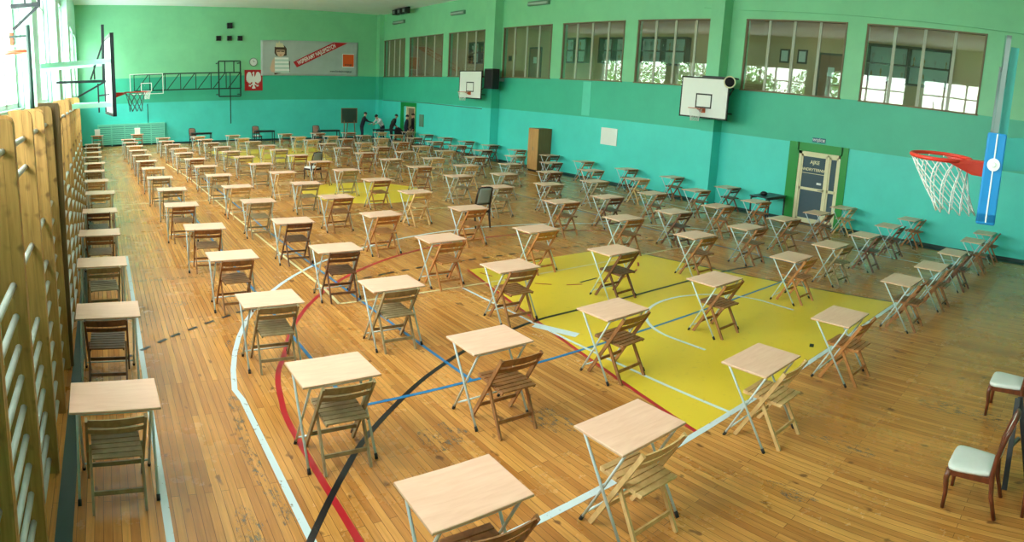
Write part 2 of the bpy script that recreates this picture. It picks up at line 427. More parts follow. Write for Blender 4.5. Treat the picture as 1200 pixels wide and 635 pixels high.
def wall_x(name, x0, x1, y0, y1, ztop, holes, mat):
    """wall slab along y with rectangular holes (ya,yb,za,zb), all holes at their own y spans"""
    mb=MB(); ys=sorted({y0,y1}|{h[0] for h in holes}|{h[1] for h in holes})
    for a,b in zip(ys,ys[1:]):
        hs=sorted([h for h in holes if h[0]<=a+1e-6 and h[1]>=b-1e-6], key=lambda h:h[2])
        z=0.0
        for h in hs:
            if h[2]>z: mb.box(x0,x1,a,b,z,h[2])
            z=h[3]
        if z<ztop: mb.box(x0,x1,a,b,z,ztop)
    return mb.build(name,mat)
WZ0,WZ1=3.78,5.96
RW=[(33.02,35.85),(28.74,32.5),(24.9,28.2),(20.1,23.48),(16.06,19.46),(12.03,15.46),(7.52,10.95),(3.46,6.93)]
door_far=(31.55,32.95,0.0,2.1); door_side=(7.2,8.66,0.0,2.17)
struct(wall_x('wall_right',XR,XR+0.25,YB,YF,8.7,[(a,b,WZ0,WZ1) for a,b in RW]+[door_far,door_side],M['wall']))
LW=[(-3.0,-1.6),(3.0,5.8),(6.7,10.6),(11.6,16.5),(18.0,22.6),(23.8,28.2),(29.2,31.8),(32.9,35.6)]
LZ0,LZ1=2.95,6.1
struct(wall_x('wall_left',XL-0.3,XL,YB,YF,8.9,[(a,b,LZ0,LZ1) for a,b in LW],M['wall_left']))

# pilasters (same paint), conduits, baseboards, dark floor borders
PX=0.45
for y0,y1 in ((23.55,24.25),(11.5,12.0),(35.9,36.3)):
    struct(MB().box(XR-(PX if y1<36 else 0.3),XR,y0,y1,0,7.56).build('trim_1',M['wall']),'painted pilaster on the gallery wall')
for y0,y1 in ((10.62,11.58),(16.55,17.95),(22.65,23.75)):
    struct(MB().box(XL,XL+0.22,y0,y1,0,8.3).build('trim_2',M['wall_left']),'painted pilaster between the bright windows')
struct(MB().box(XR-0.02,XR,YB,7.0,0,0.09).box(XR-0.02,XR,8.9,31.3,0,0.09).box(XR-0.02,XR,33.4,YF,0,0.09).build('baseboard_right',M['baseboard']))
struct(MB().box(XL,XR,YF-0.02,YF,0,0.09).build('baseboard_far',M['baseboard']))
MB().ribbon([(XR-0.16,YB),(XR-0.16,YF)],0.3,0.0012).ribbon([(XL,YF-0.2),(XR,YF-0.2)],0.36,0.0013).build('dark_border',M['border'],floor)
MB().ribbon([(-0.42,YB),(-0.42,20)],0.13,0.0012).build('dark_border',M['border'],floor)  # narrow dark strip laid on the floor along the wall bars
struct(MB().tube([(XR-0.03,36.2,2.36),(XR-0.03,30,2.36),(XR-0.03,24.9,2.3)],0.018).build('trim_3',M['sill']),'thin conduit along the wall')
struct(MB().box(XR-0.012,XR,17.6,18.06,2.43,3.72).build('trim_4',M['dado_light']),'pale turquoise painted patch below the gallery window')
# long thin wire under the ceiling line
struct(MB().tube([(XR-0.03,12.6,6.3),(XR-0.03,11.0,6.22),(XR-0.03,2.0,6.05)],0.008,6).build('trim_5',M['wall']),'thin wire above the gallery windows')

# gallery windows: frame, mullions, four panes
for n,(a,b) in enumerate(RW,1):
    w=MB()
    w.box(XR-0.03,XR+0.10,a,a+0.05,WZ0,WZ1).box(XR+0.02,XR+0.10,b-0.05,b,WZ0,WZ1).box(XR-0.01,XR+0.10,a,b,WZ1-0.04,WZ1).box(XR-0.03,XR+0.10,a-0.03,b,WZ0-0.02,WZ0+0.025)
    fo=struct(w.build('window_%d'%n,M['frame_brown']),'long gallery window looking into the upper corridor')
    for k in range(1,4):
        y=a+(b-a)*k/4
        MB().box(XR+0.02,XR+0.06,y-0.042,y-0.008,WZ0,WZ1).box(XR+0.035,XR+0.05,y-0.01,y+0.01,WZ0,WZ1).box(XR+0.02,XR+0.06,y+0.008,y+0.042,WZ0,WZ1).build('mullion',M['frame_pale'],fo)
    for k in range(4):
        y0=a+(b-a)*k/4+0.05; y1=a+(b-a)*(k+1)/4-0.05
        MB().box(XR+0.04,XR+0.046,y0,y1,WZ0+0.03,WZ1-0.05).build('pane',M['glass_gallery'],fo)
# bright outer windows
for n,(a,b) in enumerate(LW,1):
    w=MB(); x0,x1=XL-0.2,XL-0.1
    w.box(x0,x1,a,b,LZ0,LZ0+0.08).box(x0,x1,a,b,LZ1-0.08,LZ1).box(x0,x1,a,a+0.08,LZ0,LZ1).box(x0,x1,b-0.08,b,LZ0,LZ1).box(x0,x1,a,b,5.2,5.28)
    k=max(1,round((b-a)/1.25))
    for i in range(1,k): y=a+(b-a)*i/k; w.box(x0,x1,y-0.05,y+0.05,LZ0,LZ1)
    fo=struct(w.build('window_%d'%(n+len(RW)),M['frame_white']),'bright outer window above the wall bars')
    MB().box(XL-0.16,XL-0.154,a+0.05,b-0.05,LZ0+0.05,LZ1-0.05).build('pane',M['glass'],fo)

# upper corridor behind the gallery windows
GX=19.7
struct(MB().box(XR+0.25,GX+0.2,YB,YF,3.05,3.25).build('trim_6',M['gallery_floor']),'corridor floor of the gallery')
struct(MB().box(GX,GX+0.2,YB,YF,3.25,6.6).build('trim_11',M['gallery_wall']),'beige corridor wall behind the gallery glass')
struct(MB().box(XR+0.25,GX+0.2,YB,YF,6.6,6.75).build('trim_7',M['ceiling']),'corridor ceiling')
struct(MB().box(XR+0.25,GX+0.2,YF-0.1,YF,3.25,6.6).build('trim_8',M['gallery_wall']),'corridor end wall')

# door recesses
def lower_recess(y0,y1,d,h,name,mat):
    mb=MB(); x0=XR+0.25
    mb.box(x0+d,x0+d+0.05,y0-0.1,y1+0.1,0,h+0.1).box(x0,x0+d,y0-0.1,y0,0,h+0.1).box(x0,x0+d,y1,y1+0.1,0,h+0.1).box(x0,x0+d,y0-0.1,y1+0.1,h,h+0.1).box(x0,x0+d,y0-0.1,y1+0.1,-0.05,0)
    return struct(mb.build(name,mat),'passage behind the doorway')
lower_recess(31.55,32.95,1.2,2.1,'trim_9',M['gallery_wall'])
# far doorway: green surround, cream frame, leaf open
d1=struct(MB().box(XR-0.03,XR,32.95,33.35,0,2.32).box(XR-0.03,XR,31.44,31.55,0,2.32).box(XR-0.03,XR,31.55,32.95,2.1,2.32).build('door_1',M['green_paint']),'open doorway with green surround near the far corner')
MB().box(XR+0.0,XR+0.12,32.62,32.70,0,2.08).box(XR,XR+0.12,31.55,31.62,0,2.08).box(XR,XR+0.12,31.6,32.7,2.02,2.1).build('door_frame',M['cream'],d1)
MB().box(XR+0.12,XR+0.16,32.0,32.6,0.0,2.0).build('door_leaf',M['frame_brown'],d1)
tag(MB().box(XR-0.05,XR,30.55,31.0,1.05,1.72).build('notice_board',M['sill']),'small dark grey notice board just right of the far doorway','notice board')
# side door: green surround, cream frame, glazed leaf and side light
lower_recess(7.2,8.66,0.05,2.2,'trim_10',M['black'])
d2=struct(MB().box(XR-0.03,XR,8.62,8.95,0,2.4).box(XR-0.03,XR,7.02,7.24,0,2.4).box(XR-0.03,XR,7.2,8.66,2.15,2.4).build('door_2',M['green_paint']),'glazed cream door with green surround')
MB().box(XR,XR+0.08,8.52,8.62,0,2.15).box(XR,XR+0.08,7.24,7.32,0,2.15).box(XR,XR+0.08,7.24,8.62,2.06,2.15).box(XR,XR+0.08,7.60,7.68,0,2.1).build('door_frame',M['cream'],d2)
lf=MB(); 
for a,b,zs in ((7.68,8.52,(0.12,1.0)),(7.32,7.60,(0.12,1.0))):
    lf.box(XR+0.02,XR+0.07,a,b,0.02,0.16).box(XR+0.02,XR+0.07,a,b,1.0,1.08).box(XR+0.02,XR+0.07,a,a+0.05,0.02,2.06).box(XR+0.02,XR+0.07,b-0.05,b,0.02,2.06).box(XR+0.02,XR+0.07,a,b,2.0,2.06)
leaf=lf.build('door_leaf',M['cream'],d2)
MB().box(XR+0.04,XR+0.05,7.7,8.5,0.14,2.02).box(XR+0.04,XR+0.05,7.34,7.58,0.14,2.02).build('pane',M['door_pane'],leaf)
MB().box(XR+0.0,XR+0.04,7.80,7.94,1.2,1.26).build('door_notice',M['paper'],d2)
MB().tube([(XR+0.02,7.74,1.05),(XR-0.05,7.74,1.05),(XR-0.05,7.86,1.05)],0.012).build('door_handle',M['grey_steel'],d2)
RX=(pi/2,0,-pi/2)
text_obj('lettering','AJKE',0.15,M['cream'],d2,(XR+0.034,8.08,1.84),RX,0.003,bold=True)
text_obj('lettering','ANDRYTERNIA',0.118,M['cream'],d2,(XR+0.034,8.10,1.62),RX,0.003,bold=True)
MB().box(XR+0.03,XR+0.04,7.72,8.5,1.50,1.515).build('lettering',M['cream'],d2)
sg=tag(MB().box(XR-0.02,XR,7.80,8.22,2.44,2.58).build('exit_sign',M['sign_blue']),'small blue sign with white lettering above the green door surround','sign')
text_obj('lettering','WYJŚCIE',0.10,M['paper'],sg,(XR-0.022,8.01,2.505),RX,0.001,bold=True)

# ------------------------------------------------------------------ floor markings (painted on the floor)
W=0.05
def smooth(p, n=5):
    out=[]
    for i in range(len(p)-1):
        a=p[max(0,i-1)]; b=p[i]; c=p[i+1]; d=p[min(len(p)-1,i+2)]
        for k in range(n):
            t=k/n; out.append(tuple(0.5*((2*b[j])+(-a[j]+c[j])*t+(2*a[j]-5*b[j]+4*c[j]-d[j])*t*t+(-a[j]+3*b[j]-3*c[j]+d[j])*t**3) for j in (0,1)))
    return out+[p[-1]]
def line(name, pts, w, mat, z): return MB().ribbon(pts,w,z).build(name,mat,floor)
Z0=0.0020
# yellow keys and circle
def poly_floor(name, pts, mat, z):
    mb=MB(); n=len(pts); mb.v=[(x,y,z) for x,y in pts]; mb.face(range(n)); return mb.build(name,mat,floor)
poly_floor('yellow_key',[(4.88,3.27),(10.84,3.27),(9.72,9.08),(6.0,9.08)],M['l_yellow'],0.0010)
poly_floor('yellow_key',[(4.88,31.3),(10.84,31.3),(9.72,25.4),(6.0,25.4)],M['l_yellow'],0.0010)
poly_floor('yellow_circle',arc(7.62,17.35,1.9,0,360,64)[:-1],M['l_yellow'],0.0010)
line('red_line',[(6.0,9.08),(4.86,3.27)],0.05,M['l_red'],Z0)
line('dark_red_line',[(9.72,9.08),(10.0,7.6),(10.85,3.27)],0.045,M['l_black'],Z0)
line('white_sideline',[(0.345,-3.5),(0.33,11.8)],0.06,M['l_white'],Z0)
line('white_baseline',[(0.33,3.245),(15.5,3.21)],0.07,M['l_white'],0.0030)
line('white_baseline',[(0.33,31.4),(15.5,31.4)],0.07,M['l_white'],0.0030)
line('white_sideline',[(15.5,3.2),(15.5,31.4)],0.05,M['l_white'],Z0)
line('halfway_line',[(0.33,17.35),(15.5,17.35)],0.05,M['l_cream'],Z0)
line('three_point_line',[(1.31,3.25),(1.28,5.9)]+[(7.9+6.72*cos(radians(a)),5.2+6.72*sin(radians(a))) for a in range(172,7,-4)]+[(14.55,5.9),(14.55,3.25)],0.062,M['l_white'],Z0)
line('red_arc',smooth([(1.62,3.25),(1.60,5.2),(1.66,5.8),(1.78,6.35)]+[(8.0+6.38*cos(radians(a)),4.7+6.32*sin(radians(a))) for a in range(160,60,-6)]),0.06,M['l_red'],0.0026)
line('black_line',smooth([(1.22,3.68),(1.36,3.88),(1.71,4.33),(2.15,4.83),(2.74,5.33),(3.3,5.73),(4.02,6.12),(4.5,6.3),(5.06,6.44),(5.55,6.53),(6.3,6.55),(9.9,6.55),(11.0,6.4)]),0.055,M['l_black'],0.0034)
line('blue_line',[(2.25,5.42),(10.6,5.41)],0.045,M['l_blue'],0.0038)
line('blue_line',[(2.29,5.42),(2.16,12.5),(2.0,26)],0.045,M['l_blue'],0.0036)
line('blue_line',[(3.70,5.42),(3.48,13.1),(3.40,26)],0.045,M['l_blue'],0.0036)
line('blue_line',[(12.0,5.42),(11.8,26)],0.045,M['l_blue'],0.0036)
line('cream_line',[(3.26,8.30),(12.2,8.31)],0.05,M['l_cream'],0.0042)
line('cream_line',[(3.26,8.28),(3.30,9.03),(3.21,11.5),(3.1,15),(2.95,21.8),(2.6,26.4)],0.05,M['l_cream'],0.0042)
line('cream_line',[(12.2,8.3),(12.1,13.3),(11.9,26)],0.05,M['l_cream'],0.0042)
line('cream_line',[(3.12,14.3),(12.1,14.35)],0.05,M['l_cream'],0.0042)
line('cream_line',[(2.7,26.3),(12.0,26.3)],0.05,M['l_cream'],0.0042)
line('white_key_line',[(5.36,8.25),(5.40,6.9),(5.43,3.26)],0.045,M['l_white'],0.0046)
line('white_half_circle',[(6.62,4.43)]+[(7.86+1.25*cos(radians(a)),5.0+1.1*sin(radians(a))) for a in range(180,-1,-6)]+[(9.08,4.42)],0.05,M['l_white'],0.0046)
MB().ribbon([(5.36,6.40),(5.62,5.80)],0.16,0.0048).build('white_tape',M['l_white'],floor)
MB().ribbon([(7.3,7.56),(7.74,7.6)],0.04,0.005).ribbon([(7.78,3.45),(7.9,3.5)],0.06,0.005).build('black_dash',M['l_black'],floor)
rd=MB()
for k in range(190,353,17): rd.ribbon(arc(7.87,9.15,1.8,k,k+9,4),0.035,0.005)
rd.build('red_dashes',M['l_red'],floor)
dk=MB(); pts=[(0.1,7.1),(0.33,7.33),(0.74,7.7),(1.24,8.06),(1.74,8.37),(2.4,8.7),(3.1,9.02),(3.8,9.25),(4.58,9.44),(5.5,9.58),(6.38,9.63),(8.0,9.63),(9.3,9.5),(10.6,9.25),(12.0,8.8),(13.4,8.0)]
acc=0; on=True
for (xa,ya),(xb,yb) in zip(pts,pts[1:]):
    L=hypot(xb-xa,yb-ya); t=0
    while t+0.16<L:
        dk.ribbon([(xa+(xb-xa)*t/L,ya+(yb-ya)*t/L),(xa+(xb-xa)*(t+0.16)/L,ya+(yb-ya)*(t+0.16)/L)],0.05,0.0052); t+=0.31
dk.build('black_dashed_arc',M['l_black'],floor)
sc=MB()
sc.ribbon([(1.19,6.0),(1.15,5.4),(1.13,5.0),(1.14,4.6),(1.22,4.0)],0.11,0.0016).ribbon([(0.36,10.17),(1.6,10.23)],0.13,0.0016)
sc.build('worn_patch',M['l_grey'],floor)
def scuff(cx,cy,r,n=9,sd=1):
    rn=random.Random(sd); return [(cx+r[0]*cos(2*pi*i/n)*(0.6+0.5*rn.random()),cy+r[1]*sin(2*pi*i/n)*(0.6+0.5*rn.random())) for i in range(n)]
for i,(x,y,r) in enumerate([(7.06,1.25,(0.16,0.62)),(6.9,0.6,(0.2,0.3)),(2.85,4.6,(0.3,0.25)),(0.98,8.95,(0.2,0.14)),(2.2,3.9,(0.15,0.3)),(3.9,4.3,(0.2,0.3)),(5.6,2.0,(0.12,0.4)),(0.9,3.9,(0.15,0.5)),(1.6,7.2,(0.3,0.4)),(4.6,2.1,(0.1,0.3))]):
    poly_floor('worn_patch',scuff(x,y,r,11,i),M['l_grey'],0.0017)

# ------------------------------------------------------------------ exam desk prototype
def make_desk():
    t=thing('exam_desk','x','desk')
    top=MB().cbox(-0.35,0.35,-0.25,0.25,0.733,0.752,0.003).build('tabletop',M['desktop'],t)
    MB().box(-0.3515,0.3515,-0.2515,0.2515,0.7345,0.749).build('edge_band',M['desk_edge'],top)
    for sx in (-1,1):
        xa,xb=sx*0.305,sx*0.275
        lg=MB().tube([(xa-sx*0.03,0.20,0.722),(xa,0.185,0.715),(xa,0.16,0.68),(xa,-0.275,0.02)],0.0115).build('leg',M['steel'],t)
        MB().tube([(xa,-0.262,0.04),(xa,-0.288,0.0)],0.0155,8).build('rubber_foot',M['rubber'],lg)
        lg=MB().tube([(xb-sx*0.03,-0.225,0.722),(xb,-0.215,0.715),(xb,-0.195,0.68),(xb,0.175,0.02)],0.0115).build('leg',M['steel'],t)
        MB().tube([(xb,0.164,0.04),(xb,0.187,0.0)],0.0155,8).build('rubber_foot',M['rubber'],lg)
    MB().tube([(-0.275,0.20,0.722),(0.275,0.20,0.722)],0.0115).build('top_bar',M['steel'],t)
    MB().tube([(-0.245,-0.225,0.722),(0.245,-0.225,0.722)],0.0115).build('top_bar',M['steel'],t)
    MB().tube([(-0.275,0.143,0.08),(0.275,0.143,0.08)],0.009).build('crossbar',M['steel'],t)
    return t
def make_chair(wm):
    t=thing('folding_chair','x','chair')
    s=MB()
    for k in range(7):
        y=-0.195+k*0.0635; z=0.432+0.010*k/6
        s.cbox(-0.19,0.19,y-0.028,y+0.028,z,z+0.014,0.003)
    s.bar((-0.178,-0.21,0.423),(-0.178,0.215,0.433),0.018,0.022).bar((0.178,-0.21,0.423),(0.178,0.215,0.433),0.018,0.022)
    s.build('seat',wm,t)
    def lm(z): return 0.24-0.475*z/0.765          # y of the long side member at height z
    b=MB()
    for z0,z1 in ((0.60,0.65),(0.68,0.76)):
        n=8; a=len(b.v)
        for i in range(n+1):
            x=-0.213+0.426*i/n; bow=0.030*(1-(2*i/n-1)**2)
            for z,dy in ((z0,0),(z1,0),(z1,0.014),(z0,0.014)): b.v.append((x,lm(z)-bow+dy-0.006,z+(0.006*(1-(2*i/n-1)**2) if z==z1 else 0)))
        for i in range(n):
            for q in range(4): r=(q+1)%4; b.face((a+4*i+q,a+4*i+r,a+4*i+4+r,a+4*i+4+q),0,False)
        b.face((a,a+1,a+2,a+3)); b.face((a+4*n+3,a+4*n+2,a+4*n+1,a+4*n))
    b.build('backrest',wm,t)
    for sx in (-1,1):
        MB().bar((sx*0.222,0.24,0.0),(sx*0.222,-0.235,0.765),0.020,0.038,(0,1,0.6)).build('long_side_rail',wm,t)
        MB().bar((sx*0.200,-0.25,0.0),(sx*0.200,0.0,0.428),0.020,0.036,(0,1,0.3)).build('rear_leg',wm,t)
    MB().bar((-0.19,-0.176,0.13),(0.19,-0.176,0.13),0.016,0.034).build('stretcher',wm,t)
    MB().bar((-0.212,0.135,0.172),(0.212,0.135,0.172),0.016,0.034).build('stretcher',wm,t)
    return t
DESK=make_desk(); index_kids(DESK)
CHAIRS={k:make_chair(m) for k,m in CH.items()}
for c in CHAIRS.values(): index_kids(c)
used=set()
def place(proto, key, loc, rz):
    if key in used: o=copy_tree(proto)
    else: used.add(key); o=proto
    o.location=loc; o.rotation_euler=(0,0,rz); return o
ROWS=[2.87,4.81,6.82,8.7,10.72,12.95,15.0,17.1,19.2,21.3,23.3,25.2,27.2,29.1,31.0]
COLX={'A':(-.05,.018),'B':(1.79,.02),'C':(3.43,.02),'D':(5.24,.022),'E':(7.28,.03),'F':(9.6,.015),'G':(11.22,.012),'H':(12.95,.01),'I':(14.78,.012),'J':(16.44,.008)}
EXACT={'A1':(-.016,4.753,.019),'A2':(-.046,6.748,.002),'A3':(-.108,8.765,0),'A4':(-.162,10.672,.005),'A5':(-.198,12.677,.009),
'B0':(1.972,2.929,-.02),'B1':(1.834,4.813,.012),'B2':(1.790,6.754,.006),'B3':(1.759,8.720,-.001),'B4':(1.679,10.717,-.04),
'C0':(3.411,2.879,-.005),'C1':(3.469,4.805,-.002),'C2':(3.368,6.808,-.007),'C4':(3.305,10.763,-.032),
'D0':(5.288,2.856,.009),'D1':(5.2,4.804,.014),'D2':(5.242,6.855,-.007),'D3':(5.177,8.685,.007),'D4':(5.096,10.81,.036),
'E1':(7.323,4.85,.001),'E2':(7.275,6.815,.005),'E3':(7.132,8.618,.014),'F1':(9.587,4.818,.019),'F2':(9.521,6.849,-.025),
'E0':(7.17,2.83,.02),'F0':(9.63,2.82,0),'G0':(11.1,2.72,.02),'H0':(12.76,2.72,-.02),'I0':(14.69,2.68,.02),'J0':(16.22,2.68,0)}
COLN={'A':'column beside the wall bars','B':'second column from the wall bars','C':'third column from the wall bars','D':'fourth column from the wall bars','E':'fifth column from the wall bars',
'F':'fifth column from the gallery wall','G':'fourth column from the gallery wall','H':'third column from the gallery wall','I':'second column from the gallery wall','J':'column against the gallery wall'}
ORD=['first','second','third','fourth','fifth','sixth','seventh','eighth','ninth','tenth','eleventh','twelfth','thirteenth','fourteenth','fifteenth']
TONE={'A1':'grey','A2':'dark','A3':'grey','A4':'brown','A5':'dark','B0':'brown','B1':'grey','B2':'grey','B3':'brown','B4':'brown','C0':'pale','C1':'brown','C2':'grey','C3':'dark','C4':'dark','D0':'pale','D1':'brown','D2':'brown','D3':'orange','D4':'orange','E0':'orange','E1':'brown','E2':'dark','E3':'orange','F0':'brown','F1':'orange','F2':'brown'}
TONEW={'grey':'greyed','dark':'dark brown','brown':'brown','pale':'pale varnished','orange':'orange-brown'}
GAP={'B1':-.12,'B0':-.2,'C1':-.28,'A1':-.15,'D0':-.13,'C0':-.13,'E1':-.118,'D1':-.12,'D2':-.118,'B2':-.118,'D3':-.19,'C2':-.118,'F1':-.14,'D4':-.118,'E2':-.12}
for c in 'ABCDEFGHIJ':
    cnt=0
    for k,y in enumerate(ROWS):
        if c=='A' and k in (0,14): continue
        if c=='J' and k==3: continue
        key='%s%d'%(c,k)
        rn=random.Random(key)
        x0,s=COLX[c]
        if key in EXACT: x,yy,rz=EXACT[key]
        else: x,yy,rz=x0-s*(y-2.9)+rn.uniform(-.05,.05),y+rn.uniform(-.06,.06),rn.uniform(-.03,.03)
        x=min(x,XR-0.37)
        if y<15.9: x=max(x,-0.15)
        o=place(DESK,'desk',(x,yy,0),rz)
        pos='%s desk from the camera'%ORD[cnt]; cnt+=1
        tag(o,'folding exam desk, %snearest in the %s'%(ORD[cnt-1]+' ' if cnt>1 else '',COLN[c]),'desk','exam desks set out in the hall')
        tone=TONE.get(key) or rn.choice(['brown','brown','orange','grey','dark','pale'] if k<5 or c in 'HIJ' else ['pale','pale','grey','brown','grey'])
        gy=GAP.get(key,(rn.uniform(-.15,-.115) if k<3 else rn.uniform(-.14,-.115))); gx=rn.uniform(-.03,.03)
        o=place(CHAIRS[tone],tone,(x+gx+(-0.03 if c=='J' else 0),yy+gy,0),rz+rn.uniform(-.06,.06))
        tag(o,'%s folding chair at the %snearest desk, %s'%(TONEW[tone],ORD[cnt-1]+' ' if cnt>1 else '',COLN[c]),'chair','slatted folding chairs at the exam desks')

# ------------------------------------------------------------------ wall bars
LY=[1.8,2.83,3.87,4.93,5.93,6.93]+[7.45+1.02*i for i in range(9)]
XO=-0.55
def upright(mb, y0, y1, xo, ztop, dep=0.075, mi=0):
    # goose-neck board: rounded outer top corner
    pts=[(xo-dep,0),(xo,0),(xo,ztop-0.05),(xo-0.012,ztop-0.018),(xo-0.04,ztop),(xo-dep,ztop)]
    mb.prism([(x,y0,z) for x,z in pts],(0,y1-y0,0),mi)
for i,(a,b) in enumerate(zip(LY,LY[1:])):
    if i==5: continue
    first=i
    t=thing('wall_bars','x','wall bars',(XO-0.08,(a+b)/2,0))
    tag(t,'%s section of pine wall bars counted from the camera, with grey rungs'%ORD[len([1 for j in range(i+1) if j!=5])-1],'wall bars','sections of wall bars along the window side')
    L=Vector((XO-0.08,(a+b)/2,0))
    zt=3.0+0.02*((i*7)%3)
    def loc(mb):
        mb.v=[(v[0]-L.x,v[1]-L.y,v[2]) for v in mb.v]; return mb
    for y0,y1 in ((a+0.004,a+0.042),(b-0.042,b-0.004)):
        m1=MB(); upright(m1,y0,y1,XO,zt)
        loc(m1).build('upright',M['ladder'],t)
        m1=MB(); m1.box(XO-0.18,XO-0.076,y0,y1,0,zt+0.004)
        loc(m1).build('wall_post',M['ladder'],t)
    zs=[1.97-0.205*k for k in range(10) if not (i==2 and k in (1,2)) and not (i in (3,8) and k==1)]
    zs=zs+[2.82]+([2.60] if i==2 else [])
    for z in zs:
        xr=XO-0.078 if i<6 else XO-0.030
        r=MB().tube([(xr,a+0.02,z),(xr,b-0.02,z)],0.022,10)
        loc(r).build('rung',M['rung'],t)
    t.location.x+=0.048; t.rotation_euler=(0,-0.016,0)
# broad dark post between two runs of bars
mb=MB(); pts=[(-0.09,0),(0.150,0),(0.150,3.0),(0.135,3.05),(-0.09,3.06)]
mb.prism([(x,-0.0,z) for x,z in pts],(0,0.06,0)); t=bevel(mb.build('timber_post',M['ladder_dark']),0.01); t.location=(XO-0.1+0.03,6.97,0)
tag(t,'dark timber post standing out between two runs of wall bars','post')

# ------------------------------------------------------------------ basketball hoops
def ring_pts(c, r, n=28): return [(c[0]+r*cos(2*pi*i/n),c[1]+r*sin(2*pi*i/n),c[2]) for i in range(n)]
def net_mesh(c, r0, r1, h, wire, k=12, rows=5):
    """knotted diamond net hanging from a ring"""
    mb=MB()
    prof=[(r0+(r1-r0)*min(1,(j/rows)*1.25)**0.7, -h*j/rows) for j in range(rows+1)]
    for sgn in (1,-1):
        for i in range(k):
            p=[]
            for j,(r,z) in enumerate(prof):
                a=2*pi*(i+sgn*j*0.5)/k; p.append((c[0]+r*cos(a),c[1]+r*sin(a),c[2]+z))
            mb.tube(p,wire,5)
    return mb
def ring_part(c, parent, mat, side, wire=0.010):
    mb=MB().tube(ring_pts(c,0.225),wire,10,closed=True)
    return mb.build('rim',mat,parent)
# local frame: board front faces +y, board lower edge centre at origin height; ring centre at (0,0.39,0.15)
def make_hoop(name,label,loc,rz,bw,bh,bmat,rmat,nmat,wire,edge=True,inner=True,group=None,border=None,off=0.385,zr=0.285,nk=12,nr=5):
    t=thing(name,label,'basketball hoop',loc,rz,group)
    bd=MB().box(-bw/2,bw/2,-0.03,0,0,bh).build('backboard',bmat,t)
    e=0.035; bm_=border or M['black']
    if edge: MB().box(-bw/2-0.01,bw/2+0.01,-0.04,0.006,-0.01,e).box(-bw/2-0.01,bw/2+0.01,-0.04,0.006,bh-e,bh+0.01).box(-bw/2-0.01,-bw/2+e,-0.04,0.006,-0.01,bh).box(bw/2-e,bw/2+0.01,-0.04,0.006,-0.01,bh).build('border',bm_,bd)
    if inner: 
        e2=0.045; z0,z1=0.30,0.75
        MB().box(-0.31,0.31,0,0.004,z0,z0+e2).box(-0.31,0.31,0,0.004,z1-e2,z1).box(-0.31,-0.31+e2,0,0.004,z0,z1).box(0.31-e2,0.31,0,0.004,z0,z1).build('target_square',bm_,bd)
    rg=MB().tube(ring_pts((0,off,zr),0.225),0.011,10,closed=True); e0=off-0.21
    rg.prism([(-0.09,0.0,zr+.005),(0.09,0.0,zr+.005),(0.06,e0,zr+.005),(-0.06,e0,zr+.005)],(0,0,-0.012))
    for q in (-0.085,0.077): rg.prism([(q,0.0,zr+.005),(q,0.0,zr-.125),(q,e0+0.03,zr-.015)],(0.008,0,0))
    rg.box(-0.10,0.10,0,0.012,zr-.125,zr+.015)
    rim=rg.build('rim',rmat,t)
    net_mesh((0,off,zr-.01),0.215,0.135,0.38,wire,nk,nr).build('net',nmat,rim)
    return t
# two practice hoops on the gallery wall (facing -x -> rz = +90deg: local +y -> world -x)
def wall_hoop(y,label,xb,width,zb):
    t=make_hoop('basketball_hoop',label,(xb,y,zb),pi/2,width,1.25,M['board_white'],M['rim_o'],M['net'],0.004,group='hoops on the gallery wall')
    d=XR-xb-0.02
    for sx in (-0.55,0.55):
        fr=MB().bar((sx,-0.03,1.0),(sx,-d,1.0),0.04,0.04).bar((sx,-0.03,0.2),(sx,-d,0.2),0.04,0.04).bar((sx,-0.05,0.2),(sx,-d,1.0),0.03,0.03)
        fr.build('wall_frame',M['black_steel'],t)
    return t
hA=wall_hoop(24.62,'small white backboard hoop beside the black loudspeaker on the gallery wall',15.95,1.85,2.77)
hB=wall_hoop(11.71,'large white backboard hoop on the pilaster in the middle of the gallery wall',16.05,1.82,2.79)
MB().box(-0.9,0.2,-0.5,-0.1,1.27,1.31).build('top_tray',M['black_steel'],hB)
# loudspeaker and horn on the pilasters
sp=thing('loudspeaker','black box loudspeaker beside the far white backboard','loudspeaker',(16.2,23.28,3.24))
bevel(MB().box(-0.18,0.20,-0.32,0.32,0,0.88).build('cabinet',M['black'],sp),0.015)
MB().box(-0.192,-0.18,-0.27,0.27,0.06,0.82).build('grille',M['black_dull'],sp)
MB().box(0.20,0.66,-0.05,0.05,0.35,0.5).build('bracket',M['grey_steel'],sp)
hn=thing('horn_speaker','round dark horn speaker with pale rim at the corner of the middle backboard','speaker',(15.93,10.72,3.94),radians(34))
MB().lathe([(0.0,0.0),(0.15,0.0),(0.15,0.015),(0.0,0.015)],24,(0,0,0),axis='x').build('dark_mouth',M['black_dull'],hn)
MB().tube([(-0.01,0.165*cos(2*pi*i/24),0.165*sin(2*pi*i/24)) for i in range(24)],0.02,8,closed=True).build('pale_rim',M['cream'],hn)
MB().lathe([(0.16,0.01),(0.12,0.1),(0.06,0.2),(0.05,0.3)],20,(0,0,0),axis='x').bar((0.25,0,0),(0.70,0.30,0),0.05,0.05).build('horn_body',M['grey_steel'],hn)

